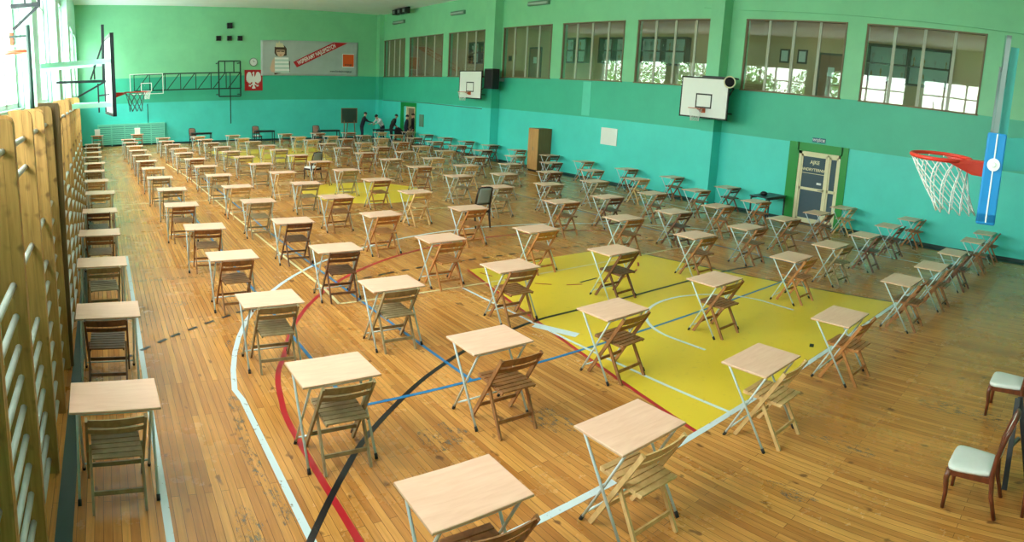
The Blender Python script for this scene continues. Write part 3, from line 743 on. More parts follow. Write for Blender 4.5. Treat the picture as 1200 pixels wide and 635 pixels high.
# near hoop at the right edge, board seen edge on
AZ=radians(79.95); bx,by=4.7*sin(AZ),4.7*cos(AZ)
hz=-(pi/2-AZ)  # local +x along the sight line
nh=thing('basketball_hoop','nearest hoop at the right edge with red rim, white net and blue pad','basketball hoop',(bx,by,2.70),pi/2-AZ)
MB().box(-0.9,0.9,-0.012,0.0,0.0,1.08).build('backboard',M['glass_board'],nh)
MB().box(-0.92,-0.89,-0.040,-0.010,0.50,1.08).box(-0.92,0.93,-0.040,-0.010,1.06,1.08).box(0.89,0.93,-0.045,0.012,0.0,1.1).build('steel_edge',M['grey_steel'],nh)
MB().box(-0.88,-0.83,-0.095,-0.045,0.40,1.02).build('teal_post',M['teal_steel'],nh)
MB().box(0.80,0.88,-0.095,-0.045,0.03,1.02).box(-0.83,0.86,-0.095,-0.045,0.92,1.02).box(-0.83,0.86,-0.095,-0.045,0.10,0.2).build('teal_frame',M['teal_steel'],nh)
pad=bevel(MB().box(-0.985,-0.86,-0.092,0.022,-0.04,0.50).box(-0.985,0.97,-0.092,0.022,-0.045,0.03).build('blue_pad',M['pad'],nh),0.012,3)
MB().box(-0.989,-0.984,-0.040,-0.032,-0.03,0.495).build('white_stripe',M['white'],pad)
MB().lathe([(0.0,0),(0.012,0.0),(0.016,0.006),(0.016,0.012),(0.0,0.014)][1:4],16,(-1.008,-0.036,0.315),axis='x').lathe([(0.038,0),(0.038,0.006)],24,(-0.999,-0.036,0.315),axis='x').build('white_button',M['white'],pad)
rc=(0,0.345,0.285)
rg=MB().tube([(x,y,z+0.07*x) for x,y,z in ring_pts(rc,0.225,40)],0.0145,10,closed=True)
rim=rg.build('rim',M['rim'],nh)
br=MB().prism([(-0.12,0.0,0.295),(0.12,0.0,0.295),(0.10,0.16,0.292),(-0.10,0.16,0.292)],(0,0,-0.012))
for sx in (-1,1):
    br.prism([(sx*0.13,0.0,0.295),(sx*0.13,0.0,0.185),(sx*0.17,0.10,0.19),(sx*0.205,0.24,0.245),(sx*0.215,0.33,0.285)],(-sx*0.008,0,0))
br.box(-0.14,0.14,0,0.014,0.18,0.30).build('bracket',M['rim'],rim)
for i in range(12):
    a=2*pi*i/12; x,y=0.225*cos(a),rc[1]+0.225*sin(a)
    MB().tube([(x,y,rc[2]+0.07*x),(x*0.985,rc[1]+(y-rc[1])*0.985,rc[2]+0.07*x-0.022),(x*0.96,rc[1]+(y-rc[1])*0.96,rc[2]+0.07*x-0.012)],0.005,6).build('net_hook',M['white'],rim)
nm=net_mesh((0,rc[1],rc[2]-0.02),0.220,0.150,0.38,0.0052,12,5)
nm.v=[(x,y-0.16*min(1,max(0,(rc[2]-0.02-z)/0.38))**1.4,z) for x,y,z in nm.v]
nm.build('net',M['net'],rim)
MB().bar((0.35,-0.05,0.35),(0.30,-1.6,0.55),0.12,0.26).build('support_arm',M['teal_steel'],nh)
tag(nh,None,None,'hoops hung at the near end')

# practice hoop on the window side, swung in seen from behind
lh=make_hoop('basketball_hoop','white backboard hoop seen edge on, held out on mint arms above the wall bars',(0.19,13.0,2.68),-pi/2+radians(4.5),1.75,1.52,M['board_white'],M['rim'],M['net_dark'],0.0055,off=0.50,zr=0.42,nk=9,nr=4)
MB().box(-0.89,0.89,-0.06,0.012,-0.02,0.02).box(-0.89,-0.84,-0.06,0.012,-0.02,1.54).box(0.84,0.89,-0.06,0.012,-0.02,1.54).box(-0.89,0.89,-0.06,0.012,1.50,1.54).build('dark_edge_frame',M['black_steel'],lh)
for p,q,w in (((0.5,-0.05,1.04),(1.0,-1.55,0.98),.10),((-0.5,-0.05,1.04),(-0.6,-1.45,0.98),.10),((0.5,-0.05,0.2),(0.6,-0.95,0.2),.09),((-0.5,-0.05,0.2),(-0.5,-1.4,0.2),.09)):
    MB().bar(p,q,w,.09).build('mint_arm',M['mint'],lh)
fr=MB().bar((0.3,-0.12,0.66),(0.3,-1.1,0.68),0.05,0.05).bar((0.3,-0.12,0.66),(0.3,-0.7,0.37),0.035,0.035).bar((0.3,-0.16,0.62),(0.3,-0.14,1.75),0.05,0.06).bar((0.3,-0.42,0.70),(0.3,-0.15,1.40),0.035,0.035).bar((0.3,-0.34,0.70),(0.3,-0.34,0.98),0.03,0.03).bar((0.3,-0.28,0.05),(0.3,-0.28,0.62),0.03,0.03).bar((0.3,-0.28,0.38),(0.3,-0.05,0.40),0.03,0.03)
fr.build('black_frame',M['black_steel'],lh)
# bracket of a further hoop at the top left corner
tl=thing('hoop_bracket','black steel hoop bracket with orange rim in the top left corner of the hall','bracket',(XL,9.7,3.3))
MB().bar((0.0,0,1.18),(0.45,0,1.18),0.06,0.06).bar((0.42,0,1.16),(0.02,0,0.84),0.04,0.04).bar((0.0,0,1.42),(0.45,0,1.42),0.04,0.04).bar((0.43,0,1.18),(0.43,0,1.6),0.05,0.05).bar((0.22,0,1.18),(0.22,0,1.42),0.03,0.03).build('steel_arm',M['black_steel'],tl)
MB().tube(ring_pts((0.06,-0.1,0.50),0.20),0.02,8,closed=True).box(-0.02,0.03,-0.2,0.0,0.60,0.78).build('rim',M['rim_o'],tl)
MB().bar((0.0,-0.1,0.60),(0.30,-0.1,0.60),0.07,0.05).build('mint_arm',M['mint'],tl)
# vertical dark pipe on the window wall
tag(MB().tube([(XL+0.28,9.3,2.3),(XL+0.28,9.3,4.15)],0.035,8).bar((XL,9.3,4.0),(XL+0.28,9.3,4.0),0.03,0.03).bar((XL,9.3,2.6),(XL+0.28,9.3,2.6),0.03,0.03).build('vertical_pipe',M['truss']),'dark vertical pipe beside the window at the left edge','pipe')

# far hoop: truss arm swung along the far wall with a glass board
TY=YF-0.9
th=thing('basketball_hoop','far hoop with a glass board on a long dark truss across the end wall','basketball hoop',(7.4,TY,0))
k_=(TY)/36.9
def fx(x): return x*k_-7.4
def fz(z): return CAMH+(z-CAMH)*k_
tr=MB(); zt,zb=fz(3.98),fz(3.06); xl,xr=fx(1.9),fx(8.18)
tr.bar((xl,0,zt),(xr,0,zt),0.07,0.07).bar((xl,0,zb),(xr,0,zb),0.07,0.07)
nb=7
for i in range(nb+1):
    x=xl+(xr-xl)*i/nb; tr.bar((x,0,zb),(x,0,zt),0.045,0.045)
    if i: tr.bar((xl+(xr-xl)*(i-1)/nb+0.1,0,zb),(x-0.05,0,zt),0.045,0.045)
tr.build('truss_arm',M['truss'],th)
fm=MB(); a,b,c,d=fx(6.87),fx(8.17),fz(2.6),fz(4.64)
fm.bar((a,0.12,c),(a,0.12,d),0.07,0.07).bar((b,0.12,c),(b,0.12,d),0.07,0.07).bar((a,0.12,d),(b,0.12,d),0.07,0.07).bar((a,0.12,c),(b,0.12,c),0.07,0.07).bar((fx(7.24),0.12,zt),(fx(7.24),0.12,d),0.05,0.05).bar((fx(7.78),0.12,zt),(fx(7.78),0.12,d),0.05,0.05).bar((fx(7.55),0.12,fz(1.0)),(fx(7.55),0.12,zt),0.05,0.05)
for x in (a,b): fm.bar((x,0.12,d-0.1),(x,0.9,d-0.1),0.05,0.05).bar((x,0.12,c+0.1),(x,0.9,c+0.1),0.05,0.05)
fm.build('wall_frame',M['truss'],th)
MB().box(fx(1.64),fx(3.56),-0.16,-0.145,fz(2.86),fz(4.02)).build('backboard',M['glass_board'],th)
e=0.035; a,b,c,d=fx(1.64),fx(3.56),fz(2.86),fz(4.02)
MB().box(a,b,-0.17,-0.14,c,c+e).box(a,b,-0.17,-0.14,d-e,d).box(a,a+e,-0.17,-0.14,c,d).box(b-e,b,-0.17,-0.14,c,d).box(fx(2.27),fx(2.9),-0.17,-0.15,fz(3.02),fz(3.02)+e).box(fx(2.27),fx(2.9),-0.17,-0.15,fz(3.5)-e,fz(3.5)).box(fx(2.27),fx(2.27)+e,-0.17,-0.15,fz(3.02),fz(3.5)).box(fx(2.9)-e,fx(2.9),-0.17,-0.15,fz(3.02),fz(3.5)).build('white_border',M['white'],th)
rm=MB().tube(ring_pts((fx(2.58),-0.53,fz(3.0)),0.225),0.012,8,closed=True).box(fx(2.58)-0.08,fx(2.58)+0.08,-0.32,-0.15,fz(3.0)-0.06,fz(3.0)+0.02).build('rim',M['rim_o'],th)
net_mesh((fx(2.58),-0.53,fz(3.0)),0.215,0.13,0.4,0.006).build('net',M['net'],rm)

# ------------------------------------------------------------------ far wall things
K=YF/36.9
def X(x): return x*K
def Z(z): return CAMH+(z-CAMH)*K
YW=YF-0.001
for i,(x,z,s,lab) in enumerate([(7.53,6.64,.31,'topmost black square speaker box high on the far wall'),(6.86,5.93,.27,'left black square speaker box in the row on the far wall'),(7.5,5.93,.27,'middle black square speaker box in the row on the far wall'),(8.13,5.93,.27,'right black square speaker box in the row on the far wall')]):
    t=thing('wall_speaker',lab,'speaker',(X(x),YW,Z(z)),0,'black square boxes on the far wall')
    bevel(MB().box(-s/2,s/2,-0.16,0,-s/2,s/2).build('housing',M['black'],t),0.01)
    MB().box(-s/2+0.03,s/2-0.03,-0.166,-0.16,-s/2+0.03,s/2-0.03).build('grille',M['black_dull'],t)
cl=thing('wall_clock','round white wall clock above the red eagle plaque','clock',(X(8.93),YW,Z(4.57)))
MB().lathe([(0.235,0),(0.245,0.03),(0.225,0.05),(0.21,0.045)],28,(0,0,0),axis='y').build('case',M['grey_steel'],cl)
MB().lathe([(0.205,0.046),(0.205,0.05)],28,(0,0,0),axis='y').build('dial',M['clock_face'],cl)
MB().bar((0,-0.055,0),(-0.02,-0.055,0.13),0.014,0.006,(0,1,0)).bar((0,-0.055,0),(0.09,-0.055,0.03),0.018,0.006,(0,1,0)).build('hands',M['black'],cl)
# eagle plaque
eg=thing('eagle_plaque','red plaque with a white eagle on the far wall under the clock','plaque',(X(8.93),YW,Z(2.915)))
pw,ph=1.08*K,1.21*K
MB().box(-pw/2,pw/2,-0.03,0,0,ph).build('red_field',M['emblem_red'],eg)
def mirror(h): return h+[(-x,z) for x,z in reversed(h)]
ea=MB()
def shp(pts,d=0.012,y=-0.03): ea.prism([(x*pw,y,z*ph) for x,z in pts],(0,-d,0))
wing=[(0.06,0.66),(0.10,0.72),(0.15,0.86),(0.21,0.90),(0.30,0.89),(0.38,0.80),(0.41,0.66),(0.41,0.52),(0.37,0.42),(0.34,0.46),(0.31,0.36),(0.28,0.41),(0.25,0.32),(0.22,0.39),(0.19,0.33),(0.15,0.40),(0.07,0.42)]
shp(wing); shp([(-x,z) for x,z in reversed(wing)])
shp(mirror([(0.0,0.20),(0.06,0.32),(0.09,0.46),(0.09,0.58),(0.05,0.68),(0.035,0.78),(0.045,0.84),(0.03,0.90),(0.0,0.91)])[0:-1],0.016)
shp([(-0.04,0.88),(-0.09,0.84),(-0.085,0.81),(-0.03,0.82)],0.016)
leg=[(0.06,0.36),(0.13,0.30),(0.20,0.27),(0.27,0.28),(0.30,0.23),(0.25,0.24),(0.27,0.18),(0.21,0.22),(0.18,0.16),(0.16,0.23),(0.09,0.27),(0.04,0.31)]
shp(leg); shp([(-x,z) for x,z in reversed(leg)])
shp(mirror([(0.0,0.08),(0.05,0.11),(0.09,0.09),(0.10,0.14),(0.06,0.20),(0.03,0.30),(0.0,0.31)])[0:-1])
ea.build('white_eagle',M['emblem_white'],eg)
# banner
bx0,bx1,bz0,bz1=X(9.38),X(15.56),Z(3.79),Z(5.84)
bn=thing('banner','long silver banner with a red slogan strip on the far wall','banner',((bx0+bx1)/2,YW,bz0))
bw,bh=bx1-bx0,bz1-bz0
mb=MB(); nx,nz=40,12
for j in range(nz+1):
    for i in range(nx+1):
        x=-bw/2+bw*i/nx; z=bh*j/nz; mb.v.append((x,-0.03-0.014*sin(i*0.9+j*1.3)*sin(j*0.5+0.4)-0.008*sin(i*2.1-j*0.7),z))
for j in range(nz):
    for i in range(nx): a=j*(nx+1)+i; mb.face((a,a+1,a+nx+2,a+nx+1),0,True)
cloth=mb.build('cloth',M['banner'],bn)
so=cloth.modifiers.new('thick','SOLIDIFY'); so.thickness=0.004
def bp(u,v): return (-bw/2+(u-44)/(1105-44)*bw, -0.06, bh-(v-75)/(460-75)*bh)   # zoomed photo pixels of the banner -> banner
def flat(name,pts,mat,d=0.004,lift=0): 
    P=[Vector(bp(*p)) for p in pts]
    for q in P: q.y-=lift
    return MB().prism(P,(0,-d,0)).build(name,mat,bn)
flat('red_strip',[(385,310),(825,84),(985,86),(425,370)],M['banner_red'])
ang=atan2(-(120-318)*bh/385,(840-445)*bw/1061)
c=Vector(bp(640,222)); t_=text_obj('slogan','WSPIERAMY NAJLEPSZYCH',0.36,M['paper'],bn,(c.x,c.y-0.008,c.z),(pi/2,-ang,0),0.002,bold=True); t_.scale=(0.60,0.92,1.0)
flat('logo_square',[(925,208),(1060,208),(1060,362),(925,362)],M['paper'],0.003)
flat('orange_logo',[(932,214),(1056,214),(1056,352),(932,352)],M['banner_orange'],0.003,0.004)
c=Vector(bp(994,330)); text_obj('logo_word','orange',0.17,M['banner_hair'],bn,(c.x,c.y-0.012,c.z),(pi/2,0,0),0.001,bold=True)
c=Vector(bp(910,408)); text_obj('web_address','www.fundacjaorange.pl',0.15,M['banner_dark'],bn,(c.x,c.y-0.006,c.z),(pi/2,0,0),0.001,bold=True)
# printed child: hair, face, paper crown, striped shirt, arms
flat('printed_hair',[(188,150),(215,128),(255,118),(295,135),(315,165),(315,240),(285,246),(205,246),(186,215)],M['banner_hair'])
flat('printed_face',[(206,172),(292,172),(296,215),(275,250),(250,258),(225,250),(205,215)],M['banner_skin'],0.004,0.004)
flat('printed_fringe',[(204,150),(294,150),(296,180),(204,178)],M['banner_hair'],0.004,0.007)
flat('printed_glasses',[(210,188),(290,188),(288,202),(258,200),(250,194),(242,200),(212,202)],M['banner_hair'],0.004,0.009)
flat('printed_mouth',[(238,232),(264,232),(258,238),(244,238)],M['banner_red'],0.004,0.009)
flat('printed_hat',[(196,150),(205,95),(222,110),(236,82),(252,112),(268,100),(290,150)],M['banner_cream'],0.004,0.006)
flat('printed_arm',[(186,260),(160,300),(138,380),(150,420),(190,430),(195,300)],M['banner_skin'])
sh=MB(); sd=MB()
for i in range(8):
    v0=262+i*21; (sh if i%2==0 else sd).prism([bp(188-2*(i%2),v0),bp(334+i*1.5,v0),bp(336+i*1.5,v0+21),bp(188,v0+21)],(0,-0.008,0))
sh.build('printed_shirt',M['paper'],bn); sd.build('printed_stripes',M['case_back'],bn)
flat('printed_belt',[(182,430),(350,425),(350,300),(340,300),(335,410),(185,450)],M['banner_hair'],0.004,0.002)
# radiator cover
rc_=thing('radiator_cover','mint slatted radiator cover along the far wall at the left','radiator cover',(X(1.62),YW,0))
w2=X(3.9)/2; q=MB()
for i in range(10): q.box(-w2,w2,-0.20,-0.17,0.10+0.112*i,0.10+0.112*i+0.075)
q.build('slats',M['louver'],rc_)
q=MB(); q.box(-w2,w2,-0.22,0,1.2,1.24)
for i in range(6): x=-w2+i*(2*w2-0.06)/5; q.box(x,x+0.06,-0.17,-0.12,0,1.2)
q.build('frame',M['louver'],rc_); MB().box(-w2,w2,-0.1,-0.06,0.05,1.15).build('dark_inside',M['teal_steel'],rc_)
tag(MB().tube([(X(2.62),YF-0.02,1.25),(X(2.62),YF-0.02,2.3)],0.02,6).build('wall_conduit',M['truss']),'short dark conduit above the radiator cover','conduit')

# blackboard on easel
ez=thing('blackboard_easel','green blackboard on a wooden easel near the far corner','blackboard',(14.02,34.4,0))
MB().box(-0.47,0.47,-0.03,0,1.08,1.90).build('board',M['chalk'],ez)
MB().box(-0.49,0.49,-0.036,0.004,1.05,1.09).box(-0.49,0.49,-0.036,0.004,1.88,1.92).box(-0.50,-0.46,-0.036,0.004,1.05,1.92).box(0.46,0.50,-0.036,0.004,1.05,1.92).build('board_frame',M['easel'],ez)
for sx in (-1,1): MB().bar((sx*0.30,0.02,1.5),(sx*0.36,-0.16,0),0.04,0.03,(0,1,0)).build('leg',M['easel'],ez)
MB().bar((0,0.04,1.5),(0,0.5,0),0.04,0.03,(0,1,0)).build('rear_leg',M['easel'],ez)

# black thin tables by the far wall and by the side door
def table(label,x,y,w,d,h=0.76,rz=0,mat=None,top=None):
    t=thing('black_table',label,'table',(x,y,0),rz,'black steel tables by the walls')
    bevel(MB().box(-w/2,w/2,-d/2,d/2,h-0.03,h).build('tabletop',top or M['black_steel'],t),0.004)
    for sx in (-1,1):
        for sy in (-1,1): MB().box(sx*(w/2-0.04)-0.018,sx*(w/2-0.04)+0.018,sy*(d/2-0.04)-0.018,sy*(d/2-0.04)+0.018,0,h-0.03).build('leg',M['black_steel'],t)
    MB().box(-w/2+0.04,w/2-0.04,-d/2+0.03,-d/2+0.05,h-0.09,h-0.03).box(-w/2+0.04,w/2-0.04,d/2-0.05,d/2-0.03,h-0.09,h-0.03).build('apron',M['black_steel'],t)
    return t
table('black table by the far wall with a dark framed chair, left of the three',5.2,33.5,1.12,0.5)
table('black table by the far wall below the eagle plaque',8.75,33.75,1.1,0.5)
table('black table by the far wall left of the blackboard easel',12.3,33.15,1.2,0.5)
table('black table in the far corner beside the stooping people',15.75,33.2,1.3,0.55)
table('dark small table standing beside the green framed glazed door',16.1,9.08,1.15,0.6)
tag(MB().lathe([(0.05,0),(0.10,0.02),(0.11,0.06),(0.07,0.10),(0.03,0.11)],14,(15.95,9.15,0.76)).build('desk_bell',M['black']),'small dark rounded object lying on the table by the glazed door','bell')
# desks with white boxes by the radiator cover
for x,y,l in ((-0.35,34.6,'left'),(1.82,34.3,'right')):
    o=copy_tree(DESK); o.location=(x,y,0); o.rotation_euler=(0,0,pi); tag(o,'exam desk with white box on it, %s one before the radiator cover'%l,'desk','exam desks set out in the hall')
    o=copy_tree(CHAIRS['orange']); o.location=(x,y-0.3,0); o.rotation_euler=(0,0,0); tag(o,'orange-brown folding chair at the %s desk with a white box'%l,'chair','slatted folding chairs at the exam desks')
    t=thing('paper_box','white box standing on the %s desk before the radiator cover'%l,'box',(x+0.02,y+0.05,0.752),0,'white boxes before the radiator cover')
    bevel(MB().box(-0.14,0.14,-0.11,0.11,0,0.3).build('box_body',M['paper'],t),0.006)
    MB().box(-0.15,0.15,-0.12,0.12,0.27,0.33).build('lid',M['paper'],t)

# tall wooden cabinet on the right wall
cb=thing('tall_cabinet','tall beech cabinet standing against the gallery wall','cabinet',(16.50,20.05,0))
bevel(MB().box(-0.33,0.35,-0.32,0.32,0.06,1.75).build('carcass',M['cabinet_shaded'],cb),0.004)
MB().box(-0.35,-0.33,-0.318,-0.002,0.08,1.74).build('door',M['cabinet'],cb); MB().box(-0.35,-0.33,0.002,0.318,0.08,1.74).build('door',M['cabinet'],cb)
MB().box(-0.30,0.33,-0.3,0.3,0,0.06).build('plinth',M['black'],cb)
MB().box(-0.36,-0.35,-0.03,-0.015,0.85,1.0).build('handle',M['grey_steel'],cb)
tag(MB().box(XR-0.03,XR-0.002,16.05,16.88,1.43,2.06).build('white_board',M['board_white']),'blank white notice panel on the turquoise gallery wall','notice board')

# lamps high on the gallery wall
for y0,y1,z,l in ((33.1,34.5,6.9,'farthest'),(26.7,27.95,6.88,'middle'),(20.35,21.7,6.84,'nearest')):
    t=thing('batten_lamp','%s of the three batten lamps high on the gallery wall'%l,'lamp',(XR,(y0+y1)/2,z),0,'batten lamps on the gallery wall')
    h=(y1-y0)/2
    MB().box(-0.10,0,-h,h,-0.09,0.09).build('tray',M['sill'],t); MB().tube([(-0.12,-h+0.05,-0.02),(-0.12,h-0.05,-0.02)],0.05,8).build('tube_cover',M['lamp_body'],t)
fl=thing('floodlight','black triple floodlight under the ceiling near the far corner','floodlight',(16.2,32.2,7.46))
for i in range(3):
    a=-0.6+0.6*i
    f=bevel(MB().box(-0.22,0.08,a-0.22,a+0.22,-0.30,-0.02).build('lamp_head',M['black'],fl),0.02)
    MB().box(-0.23,-0.22,a-0.1,a+0.1,-0.24,-0.08).build('lens',M['grey_steel'],f)
MB().box(-0.05,0.05,-0.85,0.85,-0.04,0.035).build('bracket',M['black'],fl)

# gallery contents: trophy cases, framed pictures, doors
def case(label,y0,y1,z0=4.55,z1=5.74,cups=7,seed=1):
    rn=random.Random(seed)
    t=thing('trophy_case',label,'display case',(GX-0.18,(y0+y1)/2,z0),0,'trophy cases in the corridor')
    h=(y1-y0)/2; H=z1-z0
    MB().box(-0.15,0.17,-h,h,0,0.05).box(-0.15,0.17,-h,h,H-0.06,H).box(-0.15,0.17,-h,-h+0.06,0,H).box(-0.15,0.17,h-0.06,h,0,H).box(-0.15,0.15,-0.03,0.03,0,H).box(-0.14,0.16,-h,h,H*0.5-0.02,H*0.5+0.01).build('case_frame',M['case_wood'],t)
    MB().box(0.15,0.17,-h+0.04,h-0.04,0.03,H-0.03).build('back_panel',M['case_back'],t)
    MB().box(-0.145,-0.14,-h+0.05,h-0.05,0.05,H-0.05).build('glass_front',M['glass_case'],t)
    out=[]
    for zz in (0.05,H*0.5+0.01):
        for i in range(cups):
            y=-h+0.2+(2*h-0.4)*i/(cups-1); hh=rn.uniform(0.18,0.40); s=hh/0.35
            out.append((GX-0.18+rn.uniform(-.04,.06),(y0+y1)/2+y,z0+zz,s,rn.random()<0.4))
    return out
cups=[]
cups+=case('trophy case behind the gallery window nearest the camera',5.0,7.9,4.55,5.76,8,1)
cups+=case('trophy case behind the gallery window above the middle backboard',15.2,17.7,4.62,5.70,7,2)
cups+=case('wide trophy case left of the middle backboard, behind the gallery glass',18.35,19.95,4.62,5.70,5,3)
cups+=case('narrow trophy case behind the gallery glass, third case from the camera',20.75,22.35,4.62,5.72,5,4)
cups+=case('trophy case behind the gallery window beside the far backboard',28.2,30.2,4.6,5.75,6,5)
tp=MB().lathe([(0.05,0),(0.05,0.03),(0.018,0.06),(0.014,0.14),(0.05,0.20),(0.065,0.30),(0.068,0.34)],12).build('trophy_cup',M['trophy'])
tg=MB().lathe([(0.06,0),(0.05,0.04),(0.02,0.07),(0.016,0.2),(0.045,0.24),(0.03,0.33),(0.01,0.37)],12).build('trophy_cup',M['trophy_gold'])
fu={0:True,1:True}
for (x,y,z,s,g) in cups:
    src=tg if g else tp
    o=src if fu[int(g)] else src.copy()
    if not fu[int(g)]: COL.objects.link(o)
    fu[int(g)]=False
    o.location=(x,y,z+0.002); o.scale=(s*0.8,s*0.8,s)
    tag(o,('small gilt trophy' if g else 'small silver trophy cup')+' on a shelf of a display case behind the gallery glass','trophy','trophies in the display cases')
def gdoor(label,y0,y1):
    t=thing('corridor_door',label,'door',(GX,(y0+y1)/2,3.25)); h=(y1-y0)/2
    MB().box(-0.05,0,-h,h,0,2.05).build('door_leaf',M['brown_door'],t); MB().box(-0.07,0,-h-0.06,-h,0,2.1).box(-0.07,0,h,h+0.06,0,2.1).box(-0.07,0,-h-0.06,h+0.06,2.05,2.12).build('door_frame',M['case_wood'],t)
    MB().box(-0.06,-0.05,-0.12,0.12,1.35,1.65).build('door_sign',M['case_back'],t)
gdoor('brown corridor door behind the gallery window right of the middle backboard',8.75,9.62)
gdoor('brown corridor door behind the gallery glass left of the narrow trophy case',24.2,25.0)
for y,z,l in ((11.05,5.18,'left'),(10.35,5.19,'right'),):
    t=thing('framed_picture','%s of two small framed pictures behind the gallery glass'%l,'picture',(GX,y,z),0,'framed pictures in the corridor')
    MB().box(-0.03,0,-0.19,0.19,-0.24,0.24).build('picture_frame',M['case_wood'],t); MB().box(-0.035,-0.03,-0.13,0.13,-0.18,0.18).build('print',M['case_back'],t)
for y,z,l in ((27.2,5.15,'upper'),(27.6,4.85,'lower left'),(26.7,4.85,'lower right')):
    t=thing('framed_picture','%s of three tiny dark pictures behind the far gallery glass'%l,'picture',(GX,y,z),0,'framed pictures in the corridor')
    MB().box(-0.03,0,-0.13,0.13,-0.13,0.13).build('picture_frame',M['case_wood'],t); MB().box(-0.035,-0.03,-0.08,0.08,-0.08,0.08).build('print',M['chalk'],t)

# ------------------------------------------------------------------ upholstered chairs
def up_chair(label,loc,rz,wood_,pad,group):
    t=thing('upholstered_chair',label,'chair',loc,rz,group)
    # seat pad: trapezoid, domed (front is +y)
    s=MB(); n=10; a=len(s.v)
    def outline(z,ins,):
        pts=[]
        for i in range(24):
            th=2*pi*i/24+pi/24; ex=0.36
            cx=abs(cos(th))**ex*(1 if cos(th)>=0 else -1); sy=abs(sin(th))**ex*(1 if sin(th)>=0 else -1)
            y=sy*0.215; wx=0.215+0.025*(y/0.215)
            pts.append((cx*(wx-ins),y*(1-ins/0.215),z))
        return pts
    rings=[outline(0.40,0.004),outline(0.42,0.0),outline(0.436,0.006),outline(0.446,0.03),outline(0.452,0.08),outline(0.455,0.15)]
    for r in rings: s.v+=r
    for k in range(len(rings)-1):
        for i in range(24): j=(i+1)%24; s.face((24*k+i,24*k+j,24*k+24+j,24*k+24+i),0,True)
    s.face(range(24)); s.face([24*(len(rings)-1)+i for i in range(24)],0,True)
    s.build('seat_pad',M['seat_pad'],t)
    f=MB().box(-0.205,0.205,0.175,0.20,0.34,0.40).box(-0.205,-0.18,-0.19,0.19,0.34,0.40).box(0.18,0.205,-0.19,0.19,0.34,0.40).box(-0.2,0.2,-0.205,-0.18,0.34,0.40)
    bevel(f.build('seat_frame',wood_,t),0.004)
    for sx in (-1,1):
        MB().tube([(sx*0.195,0.185,0.40),(sx*0.20,0.205,0.30),(sx*0.195,0.195,0.16),(sx*0.20,0.205,0.0)],[0.029,0.027,0.021,0.018],8).build('front_leg',wood_,t)
        MB().tube([(sx*0.195,-0.27,0.0),(sx*0.195,-0.215,0.22),(sx*0.195,-0.20,0.42),(sx*0.195,-0.225,0.62),(sx*0.19,-0.28,0.82),(sx*0.17,-0.325,0.95)],[0.019,0.022,0.026,0.024,0.021,0.018],8).build('back_post',wood_,t)
    b=MB().tube([(-0.172,-0.323,0.945),(-0.09,-0.338,0.968),(0,-0.343,0.975),(0.09,-0.338,0.968),(0.172,-0.323,0.945)],0.019,8)
    b.build('top_rail',wood_,t)
    b=MB().tube([(-0.19,-0.218,0.56),(0,-0.235,0.56),(0.19,-0.218,0.56)],0.016,8)
    b.build('lower_rail',wood_,t)
    p=MB(); a=len(p.v); R=8
    for k in range(R+1):
        z=0.575+0.375*k/R; yb=-0.225-0.105*(k/R)**1.2; w=0.168-0.012*k/R
        for i in range(9):
            x=-w+2*w*i/8; bow=0.018*(1-(2*i/8-1)**2); p.v.append((x,yb-bow+0.022*(1-(2*i/8-1)**4)**0.5 ,z))
        for i in range(9):
            x=w-2*w*i/8; bow=0.018*(1-(2*i/8-1)**2); p.v.append((x,yb-bow-0.012,z))
    for k in range(R):
        for i in range(18): j=(i+1)%18; p.face((a+18*k+i,a+18*k+j,a+18*k+18+j,a+18*k+18+i),0,True)
    p.face([a+i for i in range(18)]); p.face([a+18*R+i for i in range(18)])
    p.build('back_pad',pad,t)
    return t
UG='upholstered chairs for the supervisors'
up_chair('mahogany chair with cream seat facing the desks, nearest the camera at the right',(5.30,0.69,0),0.0,M['mahogany'],M['seat_pad'],UG).scale=(0.93,0.95,0.88)
up_chair('mahogany chair with cream seat cut by the right edge under the hanging hoop',(7.28,0.68,0),0.0,M['mahogany'],M['seat_pad'],UG).scale=(0.95,0.95,0.90)
up_chair('mahogany chair in the bottom right corner, only its back in view',(5.50,0.02,0),-1.6,M['mahogany'],M['seat_pad'],UG).scale=(0.93,0.95,0.88)
up_chair('dark framed chair with grey back among desks left of middle, behind the yellow circle',(6.95,20.3,0),0.3,M['darkframe'],M['back_pad'],UG)
up_chair('dark framed chair with grey back in the middle of the hall',(8.2,12.1,0),-0.05,M['darkframe'],M['back_pad'],UG)
up_chair('dark framed chair at the left black table by the far wall',(4.95,34.35,0),-0.55,M['darkframe'],M['back_brown'],UG)
up_chair('dark framed chair at the black table below the eagle plaque',(8.55,34.6,0),-0.55,M['darkframe'],M['back_brown'],UG)
up_chair('dark framed chair at the black table left of the blackboard',(11.9,34.0,0),-0.55,M['darkframe'],M['back_brown'],UG)
# dark frame leaning at the right edge behind the nearest upholstered chair
t=thing('easel_frame','black narrow frame standing behind the nearest upholstered chair','frame',(5.62,0.42,0))
MB().bar((0,0,0),(0.30,0.02,0.75),0.035,0.05,(0,1,0)).bar((0.14,-0.2,0),(0.34,0.0,0.75),0.035,0.05,(0,1,0)).build('strut',M['black'],t)
MB().bar((0.14,0.0,0.36),(0.26,-0.05,0.38),0.03,0.03).build('crossbar',M['grey_steel'],t)

